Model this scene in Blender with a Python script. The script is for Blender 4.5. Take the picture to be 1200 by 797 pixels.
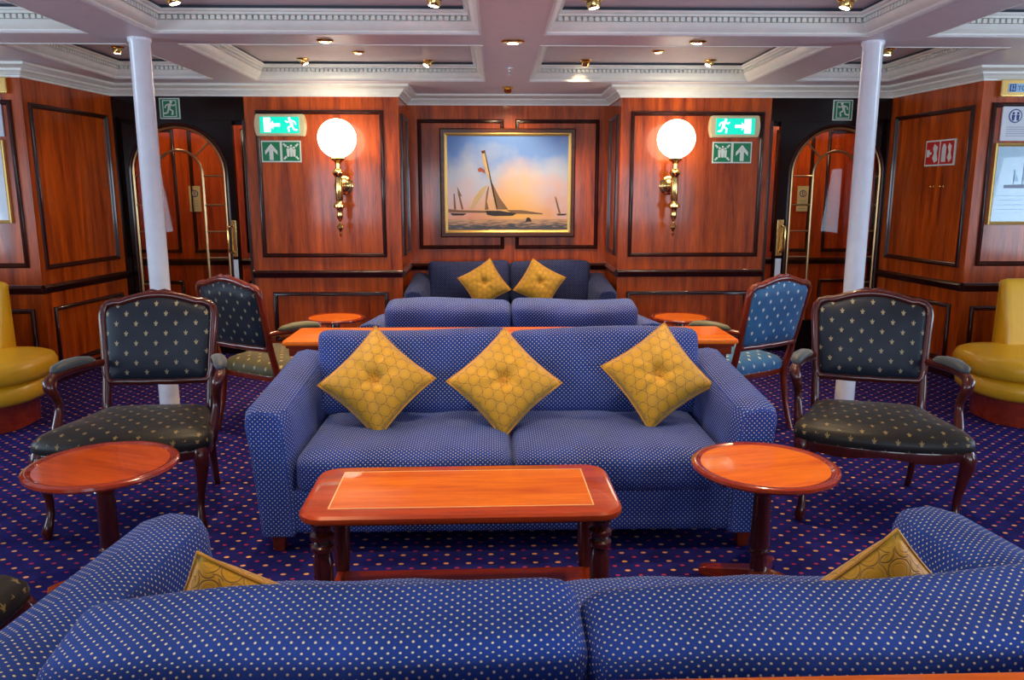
import bpy, math, random
from mathutils import Vector, Matrix, Euler
random.seed(7)
PI = math.pi
sc = bpy.context.scene
for o in list(bpy.data.objects):
    bpy.data.objects.remove(o)
COL = sc.collection

# ------------------------------------------------------------------ camera
cam_d = bpy.data.cameras.new('camera')
cam = bpy.data.objects.new('camera', cam_d)
COL.objects.link(cam)
cam.location = (-0.123, 0.0, 1.5)
cam.rotation_euler = (math.radians(90 - 10.7), 0, math.radians(-1.37))
cam_d.sensor_width = 36.0
cam_d.lens = 920.0 / 1200.0 * 36.0
cam_d.clip_start = 0.02
sc.camera = cam

# ------------------------------------------------------------------ view + world
vs = sc.view_settings
vs.view_transform = 'Standard'
vs.look = 'None'
vs.gamma = 1.0
vs.use_curve_mapping = False
vs.exposure = 0.0
W = bpy.data.worlds.new('world')
sc.world = W
W.use_nodes = True
wb = W.node_tree.nodes['Background']
wb.inputs[0].default_value = (0.45, 0.68, 1.0, 1)
wb.inputs[1].default_value = 0.8


def area_light(name, loc, target, sx, sy, power, color):
    d = bpy.data.lights.new(name, 'AREA')
    d.shape = 'RECTANGLE'
    d.size = sx
    d.size_y = sy
    d.energy = power
    d.color = color
    o = bpy.data.objects.new(name, d)
    COL.objects.link(o)
    o.location = loc
    o.rotation_euler = (Vector(target) - Vector(loc)).to_track_quat('-Z', 'Y').to_euler()
    return o


DAY = (0.62, 0.8, 1.0)
# daylight standing in the window openings of the side walls and of the wall behind the camera
for wy in (1.2, 3.6):
    area_light('daylight_left', (-5.88, wy, 1.35), (0, wy, 2.1), 1.5, 1.1, 52, DAY)
    area_light('daylight_right', (5.88, wy, 1.35), (0, wy, 2.1), 1.5, 1.1, 52, DAY)
for wx in (-3.4, -1.15, 1.15, 3.4):
    area_light('daylight_rear', (wx, -2.93, 1.45), (wx, 3, 1.9), 1.5, 1.2, 44, (0.72, 0.85, 1.0))


# ------------------------------------------------------------------ materials
def new_mat(name):
    m = bpy.data.materials.new(name)
    m.use_nodes = True
    nt = m.node_tree
    return m, nt, nt.nodes['Principled BSDF']


def N(nt, kind, **kw):
    n = nt.nodes.new(kind)
    for k, v in kw.items():
        setattr(n, k, v)
    return n


def setp(p, **kw):
    names = dict(rough='Roughness', metal='Metallic', coat='Coat Weight', coatr='Coat Roughness', sheen='Sheen Weight',
                 sheenr='Sheen Roughness', spec='Specular IOR Level', emis='Emission Strength', trans='Transmission Weight')
    for k, v in kw.items():
        p.inputs[names[k]].default_value = v


def plain(name, col, **kw):
    m, nt, p = new_mat(name)
    p.inputs['Base Color'].default_value = (*col, 1)
    setp(p, **kw)
    # a faint unevenness so that no surface is perfectly uniform
    tc = N(nt, 'ShaderNodeTexCoord')
    no = N(nt, 'ShaderNodeTexNoise')
    no.inputs['Scale'].default_value = 14
    nt.links.new(tc.outputs['Object'], no.inputs['Vector'])
    hs = N(nt, 'ShaderNodeHueSaturation')
    hs.inputs['Color'].default_value = (*col, 1)
    mr = N(nt, 'ShaderNodeMapRange')
    mr.inputs['To Min'].default_value = 0.92
    mr.inputs['To Max'].default_value = 1.08
    nt.links.new(no.outputs['Fac'], mr.inputs['Value'])
    nt.links.new(mr.outputs['Result'], hs.inputs['Value'])
    nt.links.new(hs.outputs['Color'], p.inputs['Base Color'])
    return m


def wood(name, dark, light, axis='Z', scale=1.0, rough=0.3, coat=1.0, coatr=0.04):
    m, nt, p = new_mat(name)
    tc = N(nt, 'ShaderNodeTexCoord')
    mp = N(nt, 'ShaderNodeMapping')
    s = {'Z': (7, 7, 0.55), 'X': (0.9, 9, 9), 'Y': (9, 0.9, 9)}[axis]
    mp.inputs['Scale'].default_value = tuple(v * scale for v in s)
    nt.links.new(tc.outputs['Object'], mp.inputs['Vector'])
    n1 = N(nt, 'ShaderNodeTexNoise')
    n1.inputs['Scale'].default_value = 2.2
    n1.inputs['Detail'].default_value = 7
    n1.inputs['Roughness'].default_value = 0.6
    n1.inputs['Distortion'].default_value = 0.5
    nt.links.new(mp.outputs['Vector'], n1.inputs['Vector'])
    mp2 = N(nt, 'ShaderNodeMapping')
    mp2.inputs['Scale'].default_value = tuple(v * scale * 6 for v in s)
    nt.links.new(tc.outputs['Object'], mp2.inputs['Vector'])
    n2 = N(nt, 'ShaderNodeTexNoise')
    n2.inputs['Scale'].default_value = 3
    n2.inputs['Detail'].default_value = 3
    nt.links.new(mp2.outputs['Vector'], n2.inputs['Vector'])
    mx = N(nt, 'ShaderNodeMath', operation='MULTIPLY_ADD')
    mx.inputs[1].default_value = 0.3
    nt.links.new(n2.outputs['Fac'], mx.inputs[0])
    nt.links.new(n1.outputs['Fac'], mx.inputs[2])
    cr = N(nt, 'ShaderNodeValToRGB')
    cr.color_ramp.elements[0].position = 0.42
    cr.color_ramp.elements[0].color = (*dark, 1)
    cr.color_ramp.elements[1].position = 0.82
    cr.color_ramp.elements[1].color = (*light, 1)
    nt.links.new(mx.outputs[0], cr.inputs['Fac'])
    nt.links.new(cr.outputs['Color'], p.inputs['Base Color'])
    setp(p, rough=rough, coat=coat, coatr=coatr, spec=0.3)
    return m


def math_node(nt, op, a, b=None, c=None):
    n = N(nt, 'ShaderNodeMath', operation=op)
    for i, v in enumerate((a, b, c)):
        if v is None:
            continue
        if isinstance(v, (int, float)):
            n.inputs[i].default_value = v
        else:
            nt.links.new(v, n.inputs[i])
    return n.outputs[0]


def uv_scaled(nt, sx, sy, ox=0.0, oy=0.0, src='UV'):
    tc = N(nt, 'ShaderNodeTexCoord')
    sep = N(nt, 'ShaderNodeSeparateXYZ')
    nt.links.new(tc.outputs[src], sep.inputs[0])
    return math_node(nt, 'MULTIPLY_ADD', sep.outputs[0], sx, ox), math_node(nt, 'MULTIPLY_ADD', sep.outputs[1], sy, oy)


def cell_xy(nt, u, v):
    return (math_node(nt, 'SUBTRACT', math_node(nt, 'FRACT', u), 0.5),
            math_node(nt, 'SUBTRACT', math_node(nt, 'FRACT', v), 0.5))


def ellipse(nt, x, y, cx, cy, rx, ry, rot=0.0, soft=0.25):
    dx = math_node(nt, 'SUBTRACT', x, cx)
    dy = math_node(nt, 'SUBTRACT', y, cy)
    c, s = math.cos(rot), math.sin(rot)
    a = math_node(nt, 'ADD', math_node(nt, 'MULTIPLY', dx, c / rx), math_node(nt, 'MULTIPLY', dy, s / rx))
    b = math_node(nt, 'ADD', math_node(nt, 'MULTIPLY', dx, -s / ry), math_node(nt, 'MULTIPLY', dy, c / ry))
    d = math_node(nt, 'SQRT', math_node(nt, 'ADD', math_node(nt, 'MULTIPLY', a, a), math_node(nt, 'MULTIPLY', b, b)))
    mr = N(nt, 'ShaderNodeMapRange')
    mr.inputs['From Min'].default_value = 1 + soft
    mr.inputs['From Max'].default_value = 1 - soft
    nt.links.new(d, mr.inputs['Value'])
    return mr.outputs['Result']


def mixc(nt, fac, a, b):
    n = N(nt, 'ShaderNodeMix', data_type='RGBA')
    nt.links.new(fac, n.inputs[0])
    for i, v in ((6, a), (7, b)):
        if isinstance(v, tuple):
            n.inputs[i].default_value = (*v, 1)
        else:
            nt.links.new(v, n.inputs[i])
    return n.outputs[2]


def noise_col(nt, a, b, scale, detail=4, src='Object'):
    tc = N(nt, 'ShaderNodeTexCoord')
    n = N(nt, 'ShaderNodeTexNoise')
    n.inputs['Scale'].default_value = scale
    n.inputs['Detail'].default_value = detail
    nt.links.new(tc.outputs[src], n.inputs['Vector'])
    mr = N(nt, 'ShaderNodeMapRange')
    mr.inputs['From Min'].default_value = 0.35
    mr.inputs['From Max'].default_value = 0.65
    nt.links.new(n.outputs['Fac'], mr.inputs['Value'])
    return mixc(nt, mr.outputs['Result'], a, b)


def bump(nt, p, height, dist, strength=0.5):
    b = N(nt, 'ShaderNodeBump')
    b.inputs['Distance'].default_value = dist
    b.inputs['Strength'].default_value = strength
    nt.links.new(height, b.inputs['Height'])
    nt.links.new(b.outputs['Normal'], p.inputs['Normal'])


def sofa_fabric(name, a, b, dot):
    m, nt, p = new_mat(name)
    per = 0.0205
    u, v = uv_scaled(nt, 1 / per, 1 / per)
    x, y = cell_xy(nt, u, v)
    d1 = ellipse(nt, x, y, 0, 0, 0.11, 0.11, soft=0.3)
    u2, v2 = uv_scaled(nt, 1 / per, 1 / per, 0.5, 0.5)
    x2, y2 = cell_xy(nt, u2, v2)
    d2 = ellipse(nt, x2, y2, 0, 0, 0.11, 0.11, soft=0.3)
    d = math_node(nt, 'MAXIMUM', d1, d2)
    base = noise_col(nt, a, b, 5)
    nt.links.new(mixc(nt, d, base, dot), p.inputs['Base Color'])
    tc = N(nt, 'ShaderNodeTexCoord')
    n = N(nt, 'ShaderNodeTexNoise')
    n.inputs['Scale'].default_value = 260
    n.inputs['Detail'].default_value = 2
    nt.links.new(tc.outputs['Object'], n.inputs['Vector'])
    h = math_node(nt, 'MULTIPLY_ADD', d, 1.2, n.outputs['Fac'])
    bump(nt, p, h, 0.0012, 0.5)
    setp(p, rough=0.75, sheen=0.12, sheenr=0.4, spec=0.2)
    p.inputs['Sheen Tint'].default_value = (0.5, 0.65, 1.0, 1)
    return m


def carpet_mat():
    m, nt, p = new_mat('patterned_carpet')
    u, v = uv_scaled(nt, 1 / 0.092, 1 / 0.078, src='Object')
    x, y = cell_xy(nt, u, v)
    d1 = ellipse(nt, x, y, 0, 0, 0.115, 0.10, soft=0.2)
    u2, v2 = uv_scaled(nt, 1 / 0.092, 1 / 0.078, 0.5, 0.5, src='Object')
    x2, y2 = cell_xy(nt, u2, v2)
    d2 = ellipse(nt, x2, y2, 0, 0, 0.10, 0.085, soft=0.2)
    base = noise_col(nt, (0.011, 0.011, 0.10), (0.018, 0.016, 0.15), 9)
    c = mixc(nt, d1, base, (0.80, 0.36, 0.13))
    c = mixc(nt, d2, c, (0.42, 0.035, 0.08))
    nt.links.new(c, p.inputs['Base Color'])
    tc = N(nt, 'ShaderNodeTexCoord')
    n = N(nt, 'ShaderNodeTexNoise')
    n.inputs['Scale'].default_value = 380
    nt.links.new(tc.outputs['Object'], n.inputs['Vector'])
    bump(nt, p, n.outputs['Fac'], 0.003, 0.6)
    setp(p, rough=0.95, spec=0.08)
    return m


def fleur_fabric(name, a, b, mark, rough, sheen):
    """armchair cloth with small fleur-de-lis marks in staggered rows"""
    m, nt, p = new_mat(name)
    px_, py_ = 0.095, 0.095
    f = None
    for ox, oy in ((0.0, 0.0), (0.5, 0.5)):
        u, v = uv_scaled(nt, 1 / px_, 1 / py_, ox, oy)
        x, y = cell_xy(nt, u, v)
        for (cx, cy, rx, ry, rot) in ((0, 0.01, 0.030, 0.125, 0), (0.062, 0.015, 0.024, 0.058, -0.75), (-0.062, 0.015, 0.024, 0.058, 0.75),
                                      (0, -0.035, 0.07, 0.018, 0), (0.03, -0.085, 0.018, 0.04, 0.6), (-0.03, -0.085, 0.018, 0.04, -0.6)):
            e = ellipse(nt, x, y, cx, cy, rx, ry, rot, 0.25)
            f = e if f is None else math_node(nt, 'MAXIMUM', f, e)
    base = noise_col(nt, a, b, 6)
    nt.links.new(mixc(nt, f, base, mark), p.inputs['Base Color'])
    tc = N(nt, 'ShaderNodeTexCoord')
    n = N(nt, 'ShaderNodeTexNoise')
    n.inputs['Scale'].default_value = 300
    nt.links.new(tc.outputs['Object'], n.inputs['Vector'])
    bump(nt, p, n.outputs['Fac'], 0.0008, 0.4)
    setp(p, rough=rough, sheen=sheen * 0.5, sheenr=0.35, spec=0.3)
    return m


def brocade():
    m, nt, p = new_mat('gold_brocade')
    per = 0.052
    ring = None
    for ox, oy in ((0.0, 0.0), (0.5, 0.5)):
        u, v = uv_scaled(nt, 1 / per, 1 / (per * 1.732), ox, oy)
        x, y = cell_xy(nt, u, v)
        y = math_node(nt, 'MULTIPLY', y, 1.732)
        r = math_node(nt, 'SQRT', math_node(nt, 'ADD', math_node(nt, 'MULTIPLY', x, x), math_node(nt, 'MULTIPLY', y, y)))
        for rad, wd in ((0.47, 0.03), (0.30, 0.02)):
            d = math_node(nt, 'ABSOLUTE', math_node(nt, 'SUBTRACT', r, rad))
            mr = N(nt, 'ShaderNodeMapRange')
            mr.inputs['From Min'].default_value = wd * 1.4
            mr.inputs['From Max'].default_value = wd * 0.4
            if rad < 0.4:
                mr.inputs['To Max'].default_value = 0.35
            nt.links.new(d, mr.inputs['Value'])
            ring = mr.outputs['Result'] if ring is None else math_node(nt, 'MAXIMUM', ring, mr.outputs['Result'])
    base = noise_col(nt, (0.70, 0.35, 0.006), (0.60, 0.32, 0.015), 9)
    nt.links.new(mixc(nt, ring, base, (0.34, 0.17, 0.02)), p.inputs['Base Color'])
    tc = N(nt, 'ShaderNodeTexCoord')
    n = N(nt, 'ShaderNodeTexNoise')
    n.inputs['Scale'].default_value = 40
    n.inputs['Detail'].default_value = 5
    nt.links.new(tc.outputs['Object'], n.inputs['Vector'])
    h = math_node(nt, 'MULTIPLY_ADD', ring, -0.8, n.outputs['Fac'])
    bump(nt, p, h, 0.002, 0.6)
    setp(p, rough=0.5, sheen=0.3, spec=0.4)
    return m


def glass_mat():
    m, nt, p = new_mat('clear_door_glass')
    nt.nodes.remove(p)
    out = [n for n in nt.nodes if n.type == 'OUTPUT_MATERIAL'][0]
    tr = N(nt, 'ShaderNodeBsdfTransparent')
    tr.inputs[0].default_value = (0.9, 0.93, 0.93, 1)
    gl = N(nt, 'ShaderNodeBsdfGlossy')
    gl.inputs['Roughness'].default_value = 0.02
    lw = N(nt, 'ShaderNodeFresnel')
    lw.inputs['IOR'].default_value = 1.25
    mx = N(nt, 'ShaderNodeMixShader')
    nt.links.new(lw.outputs[0], mx.inputs[0])
    nt.links.new(tr.outputs[0], mx.inputs[1])
    nt.links.new(gl.outputs[0], mx.inputs[2])
    nt.links.new(mx.outputs[0], out.inputs[0])
    return m


def emit(name, col, strength):
    m, nt, p = new_mat(name)
    p.inputs['Base Color'].default_value = (*[min(1, c) for c in col], 1)
    p.inputs['Emission Color'].default_value = (*col, 1)
    setp(p, emis=strength, rough=0.3)
    return m


M = {}
M['panel'] = wood('mahogany_panel', (0.15, 0.012, 0.002), (0.66, 0.105, 0.004), 'Z', 0.8, 0.34, 0.5, 0.11)
M['moulding'] = wood('dark_moulding', (0.018, 0.004, 0.003), (0.05, 0.008, 0.005), 'Z', 1.0, 0.3, 0.7, 0.08)
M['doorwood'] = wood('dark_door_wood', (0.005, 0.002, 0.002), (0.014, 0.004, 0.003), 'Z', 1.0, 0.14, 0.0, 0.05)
M['corridor'] = wood('corridor_panel', (0.30, 0.025, 0.005), (0.80, 0.12, 0.012), 'Z', 1.0, 0.3, 0.4, 0.1)
M['chairwood'] = wood('armchair_mahogany', (0.028, 0.004, 0.003), (0.09, 0.010, 0.004), 'Z', 2.0, 0.28, 0.75, 0.05)
M['chairred'] = wood('red_mahogany_chair', (0.08, 0.008, 0.003), (0.22, 0.024, 0.005), 'Z', 2.0, 0.28, 0.6, 0.06)
M['topinlay'] = wood('table_inlay', (0.60, 0.075, 0.001), (0.88, 0.21, 0.001), 'X', 1.0, 0.4, 0.3, 0.03)
M['topborder'] = wood('table_border', (0.30, 0.028, 0.003), (0.58, 0.07, 0.003), 'X', 1.0, 0.32, 0.5, 0.04)
M['shadedinlay'] = wood('shaded_table_inlay', (0.36, 0.035, 0.004), (0.72, 0.11, 0.008), 'X', 1.0, 0.3, 0.6, 0.03)  # orange inlay reddened to carry the weaker light on the left table
M['stringing'] = plain('pale_stringing', (0.9, 0.55, 0.25), rough=0.3)
M['tableleg'] = wood('table_leg_wood', (0.035, 0.005, 0.004), (0.10, 0.012, 0.006), 'Z', 2.0, 0.25, 1.0, 0.05)
M['rim'] = wood('table_rim', (0.20, 0.018, 0.005), (0.38, 0.04, 0.008), 'X', 1.0, 0.2, 1.0, 0.06)
M['ceiling'] = plain('mauve_ceiling', (0.74, 0.67, 0.69), rough=0.42, spec=0.5)
M['cream'] = plain('cream_cornice', (0.90, 0.91, 0.82), rough=0.4)
M['shadowgap'] = plain('painted_gap_shade', (0.05, 0.065, 0.085), rough=0.6)  # shade of the gap over the coffer moulding, put into the colour
M['white'] = plain('white_gloss_paint', (0.88, 0.91, 0.96), rough=0.25, coat=0.4, coatr=0.1)
M['brass'] = plain('polished_brass', (0.88, 0.60, 0.20), metal=1.0, rough=0.16)
M['bronze'] = plain('bronze_bar', (0.62, 0.42, 0.20), metal=1.0, rough=0.28)
M['chrome'] = plain('chrome', (0.7, 0.7, 0.72), metal=1.0, rough=0.2)
M['sofa'] = sofa_fabric('blue_dotted_fabric', (0.010, 0.042, 0.235), (0.017, 0.060, 0.33), (0.74, 0.68, 0.46))
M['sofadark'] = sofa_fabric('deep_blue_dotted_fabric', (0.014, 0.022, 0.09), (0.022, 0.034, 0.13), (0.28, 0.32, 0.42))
M['fleur'] = fleur_fabric('charcoal_fleur_cloth', (0.008, 0.013, 0.024), (0.014, 0.021, 0.038), (0.34, 0.30, 0.18), 0.5, 0.2)
M['fleurseat'] = fleur_fabric('glare_browned_fleur_cloth', (0.011, 0.011, 0.012), (0.020, 0.018, 0.014), (0.26, 0.19, 0.07), 0.42, 0.2)  # brownish glare of the satin seat is mixed into its colour
M['fleurblue'] = fleur_fabric('blue_fleur_cloth', (0.03, 0.12, 0.28), (0.045, 0.17, 0.36), (0.75, 0.78, 0.70), 0.55, 0.3)
M['fleurgold'] = fleur_fabric('olive_fleur_cloth', (0.10, 0.085, 0.035), (0.14, 0.11, 0.045), (0.62, 0.50, 0.2), 0.5, 0.3)
M['armpad'] = plain('arm_pad_cloth', (0.035, 0.05, 0.06), rough=0.5, sheen=0.3)
M['armpadlight'] = plain('arm_pad_olive_cloth', (0.13, 0.12, 0.05), rough=0.5, sheen=0.3)
M['gold'] = brocade()
M['goldplain'] = plain('gold_piping', (0.60, 0.27, 0.012), rough=0.5, sheen=0.3)
M['leather'] = plain('mustard_leather', (0.86, 0.46, 0.012), rough=0.36, coat=0.25, coatr=0.2)
M['glass'] = glass_mat()
M['globe'] = emit('lit_opal_globe', (1.0, 0.90, 0.70), 7.0)
M['lens'] = emit('downlight_lens', (1.0, 0.80, 0.52), 14)
M['carpet'] = carpet_mat()
M['black'] = plain('black', (0.01, 0.01, 0.012), rough=0.4)
M['paper'] = plain('white_paper', (0.78, 0.82, 0.86), rough=0.6)
M['yellowpaper'] = plain('yellow_notice', (0.82, 0.66, 0.28), rough=0.5)
M['ink'] = plain('blue_ink', (0.015, 0.05, 0.25), rough=0.5)
M['greyink'] = plain('grey_ink', (0.25, 0.32, 0.42), rough=0.5)
M['green'] = plain('sign_green', (0.0, 0.22, 0.075), rough=0.35)
M['signwhite'] = plain('sign_white', (0.75, 0.85, 0.78), rough=0.35)
M['red'] = plain('sign_red', (0.62, 0.02, 0.02), rough=0.35)
M['litgreen'] = emit('lit_green', (0.0, 0.60, 0.42), 1.0)
M['litwhite'] = emit('lit_white', (0.92, 1.0, 0.97), 1.3)
M['plastic'] = plain('cream_plastic', (0.72, 0.62, 0.36), rough=0.35)
M['lightblue'] = plain('pale_blue_print', (0.42, 0.66, 0.80), rough=0.25, coat=0.6)
M['chart'] = plain('pale_chart_print', (0.60, 0.66, 0.74), rough=0.25, coat=0.6)
M['goldframe'] = plain('gilt_frame', (0.78, 0.52, 0.16), metal=0.6, rough=0.35)
M['stickerblue'] = plain('sticker_blue', (0.40, 0.68, 0.90), rough=0.3)
M['velvetpaint'] = plain('wall_paint', (0.55, 0.42, 0.30), rough=0.6)


# ------------------------------------------------------------------ mesh builder
class MB:
    def __init__(s):
        s.v, s.f, s.mi = [], [], []
        s.uv = {}

    def add(s, vs_, fs, mi=0, xf=None):
        b = len(s.v)
        for p in vs_:
            p = Vector(p)
            if xf is not None:
                p = xf @ p
            s.v.append(tuple(p))
        for f in fs:
            s.f.append(tuple(b + i for i in f))
            s.mi.append(mi)
        return s

    def box(s, x0, x1, y0, y1, z0, z1, mi=0, xf=None):
        vs_ = [(x0, y0, z0), (x1, y0, z0), (x1, y1, z0), (x0, y1, z0), (x0, y0, z1), (x1, y0, z1), (x1, y1, z1), (x0, y1, z1)]
        fs = [(0, 3, 2, 1), (4, 5, 6, 7), (0, 1, 5, 4), (1, 2, 6, 5), (2, 3, 7, 6), (3, 0, 4, 7)]
        return s.add(vs_, fs, mi, xf)

    def lathe(s, prof, seg=24, mi=0, xf=None):
        """prof: list of (r, z)"""
        vs_, fs = [], []
        for r, z in prof:
            for k in range(seg):
                a = 2 * PI * k / seg
                vs_.append((r * math.cos(a), r * math.sin(a), z))
        n = len(prof)
        for i in range(n - 1):
            for k in range(seg):
                k2 = (k + 1) % seg
                fs.append((i * seg + k, i * seg + k2, (i + 1) * seg + k2, (i + 1) * seg + k))
        fs.append(tuple(range(seg))[::-1])
        fs.append(tuple((n - 1) * seg + k for k in range(seg)))
        return s.add(vs_, fs, mi, xf)

    def tube(s, pts, radii, seg=10, mi=0, xf=None, closed=False, flat=1.0, upv=(0, 0, 1)):
        """sweep a (possibly flattened) round section along points"""
        P = [Vector(p) for p in pts]
        n = len(P)
        if isinstance(radii, (int, float)):
            radii = [radii] * n
        vs_, fs = [], []
        prev = None
        for i in range(n):
            if closed:
                t = P[(i + 1) % n] - P[i - 1]
            else:
                t = P[min(i + 1, n - 1)] - P[max(i - 1, 0)]
            t.normalize()
            if prev is None:
                u = Vector(upv)
                if abs(u.dot(t)) > 0.9:
                    u = Vector((1, 0, 0)) if abs(t.x) < 0.9 else Vector((0, 1, 0))
                a = t.cross(u).normalized()
            else:
                a = (prev - t * prev.dot(t)).normalized()
            prev = a
            b = a.cross(t).normalized()
            for k in range(seg):
                an = 2 * PI * k / seg
                q = P[i] + a * math.cos(an) * radii[i] + b * math.sin(an) * radii[i] * flat
                vs_.append(tuple(q))
        m = n if closed else n - 1
        for i in range(m):
            j = (i + 1) % n
            for k in range(seg):
                k2 = (k + 1) % seg
                fs.append((i * seg + k, i * seg + k2, j * seg + k2, j * seg + k))
        if not closed:
            fs.append(tuple(range(seg))[::-1])
            fs.append(tuple((n - 1) * seg + k for k in range(seg)))
        return s.add(vs_, fs, mi, xf)

    def prism(s, pts, d0, d1, mi=0, xf=None):
        """polygon pts (x,z) extruded in y from d0 to d1"""
        n = len(pts)
        vs_ = [(p[0], d0, p[1]) for p in pts] + [(p[0], d1, p[1]) for p in pts]
        fs = [tuple(range(n)), tuple(range(2 * n - 1, n - 1, -1))]
        for i in range(n):
            j = (i + 1) % n
            fs.append((j, i, n + i, n + j))
        return s.add(vs_, fs, mi, xf)

    def slab(s, pts, z0, z1, mi=0, xf=None):
        """polygon pts (x,y) extruded in z"""
        n = len(pts)
        vs_ = [(p[0], p[1], z0) for p in pts] + [(p[0], p[1], z1) for p in pts]
        fs = [tuple(range(n))[::-1], tuple(range(n, 2 * n))]
        for i in range(n):
            j = (i + 1) % n
            fs.append((i, j, n + j, n + i))
        return s.add(vs_, fs, mi, xf)

    def rings(s, loops, mi=0, xf=None, closed=True, caps=True):
        n = len(loops[0])
        vs_ = [p for l in loops for p in l]
        fs = []
        for i in range(len(loops) - 1):
            for k in range(n if closed else n - 1):
                k2 = (k + 1) % n
                fs.append((i * n + k, i * n + k2, (i + 1) * n + k2, (i + 1) * n + k))
        if caps:
            fs.append(tuple(range(n))[::-1])
            fs.append(tuple((len(loops) - 1) * n + k for k in range(n)))
        return s.add(vs_, fs, mi, xf)

    def rect_sweep(s, x0, x1, z0, z1, prof, y=0.0, mi=0, xf=None):
        """mitred frame round a rectangle in the XZ plane; prof: (inset, out) with out towards -y"""
        loops = []
        for ins, out in prof:
            loops.append([(x0 + ins, y - out, z0 + ins), (x1 - ins, y - out, z0 + ins), (x1 - ins, y - out, z1 - ins), (x0 + ins, y - out, z1 - ins)])
        return s.rings(loops, mi, xf, caps=False)

    def soft_box(s, sx, sy, sz, r, puff=(0, 0, 0), n=12, fn=None, mi=0, xf=None):
        """rounded, puffed cushion; full sizes sx sy sz"""
        hx, hy, hz = sx / 2, sy / 2, sz / 2
        idx, vs_, fs = {}, [], []

        def vert(a, b, c):
            k = (a, b, c)
            if k in idx:
                return idx[k]
            def m(t, h):
                q = -1 + 2 * t / n
                return math.copysign(1 - (1 - abs(q)) ** 1.35, q) * h
            p = Vector((m(a, hx), m(b, hy), m(c, hz)))
            q = Vector((max(-hx + r, min(hx - r, p.x)), max(-hy + r, min(hy - r, p.y)), max(-hz + r, min(hz - r, p.z))))
            d = p - q
            if d.length > 1e-9:
                p = q + d.normalized() * r
            u, v, w = p.x / hx, p.y / hy, p.z / hz
            fx, fy, fz = max(0, 1 - u * u), max(0, 1 - v * v), max(0, 1 - w * w)
            p = Vector((p.x + puff[0] * u * fy * fz, p.y + puff[1] * v * fx ** 0.6 * fz ** 0.6, p.z + puff[2] * w * fx ** 0.6 * fy ** 0.6))
            if fn:
                p = Vector(fn(p, u, v, w))
            idx[k] = len(vs_)
            vs_.append(tuple(p))
            return idx[k]
        for c, rev in ((0, True), (n, False)):
            for i in range(n):
                for j in range(n):
                    for mk in (lambda a, b: (a, b, c), lambda a, b: (c, a, b), lambda a, b: (b, c, a)):
                        ks = [mk(i, j), mk(i + 1, j), mk(i + 1, j + 1), mk(i, j + 1)]
                        q = [vert(*k) for k in ks]
                        ax = [a for a in range(3) if all(k[a] == c for k in ks)][0]
                        def m2(t, h):
                            g = -1 + 2 * t / n
                            return math.copysign(1 - (1 - abs(g)) ** 1.35, g) * h
                        uvs = []
                        for k in ks:
                            x_, y_, z_ = m2(k[0], hx), m2(k[1], hy), m2(k[2], hz)
                            if ax == 1:
                                uvs.append((x_, z_ if c == 0 else 2 * hz + 2 * hy - z_))
                            elif ax == 2:
                                uvs.append((x_, hz + y_ + hy if c else -hz - y_ - hy))
                            else:
                                uvs.append((y_, z_))
                        s.uv[len(s.f) + len(fs)] = uvs[::-1] if rev else uvs
                        fs.append(tuple(q[::-1] if rev else q))
        return s.add(vs_, fs, mi, xf)

    def build(s, name, mats, parent=None, smooth=True, bevel=0.0, seg=2, loc=None, rot=None, angle=40, subsurf=0):
        me = bpy.data.meshes.new(name)
        me.from_pydata(s.v, [], s.f)
        if not isinstance(mats, (list, tuple)):
            mats = [mats]
        for m in mats:
            me.materials.append(m)
        me.polygons.foreach_set('material_index', s.mi)
        uvl = me.uv_layers.new(name='UVMap')
        vv = me.vertices
        for p in me.polygons:
            if p.index in s.uv:
                for li, q in zip(p.loop_indices, s.uv[p.index]):
                    uvl.data[li].uv = q
                continue
            n = p.normal
            a = (abs(n.x), abs(n.y), abs(n.z))
            k = a.index(max(a))
            for li in p.loop_indices:
                c = vv[me.loops[li].vertex_index].co
                uvl.data[li].uv = (c.y, c.z) if k == 0 else ((c.x, c.z) if k == 1 else (c.x, c.y))
        if smooth:
            me.shade_smooth()
            try:
                me.set_sharp_from_angle(angle=math.radians(angle))
            except Exception:
                pass
        me.update()
        o = bpy.data.objects.new(name, me)
        COL.objects.link(o)
        if parent is not None:
            o.parent = parent
        if loc is not None:
            o.location = loc
        if rot is not None:
            o.rotation_euler = rot
        if bevel:
            b = o.modifiers.new('bevel', 'BEVEL')
            b.width = bevel
            b.segments = seg
            b.limit_method = 'ANGLE'
            b.angle_limit = math.radians(35)
            b.harden_normals = True
        if subsurf:
            q = o.modifiers.new('sub', 'SUBSURF')
            q.levels = subsurf
            q.render_levels = subsurf
        return o


def thing(name, loc=(0, 0, 0), rotz=0.0):
    o = bpy.data.objects.new(name, None)
    o.empty_display_size = 0.1
    COL.objects.link(o)
    o.location = loc
    o.rotation_euler = (0, 0, rotz)
    return o


def tag(o, label, cat, group=None, kind=None):
    o['label'] = label
    o['category'] = cat
    if group:
        o['group'] = group
    if kind:
        o['kind'] = kind
    return o


def struct(o):
    o['kind'] = 'structure'
    return o


def kids(o):
    return [c for c in COL.objects if c.parent == o]


def copy_tree(o, parent=None):
    c = o.copy()
    COL.objects.link(c)
    c.parent = parent
    for ch in kids(o):
        copy_tree(ch, c)
    return c


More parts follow.
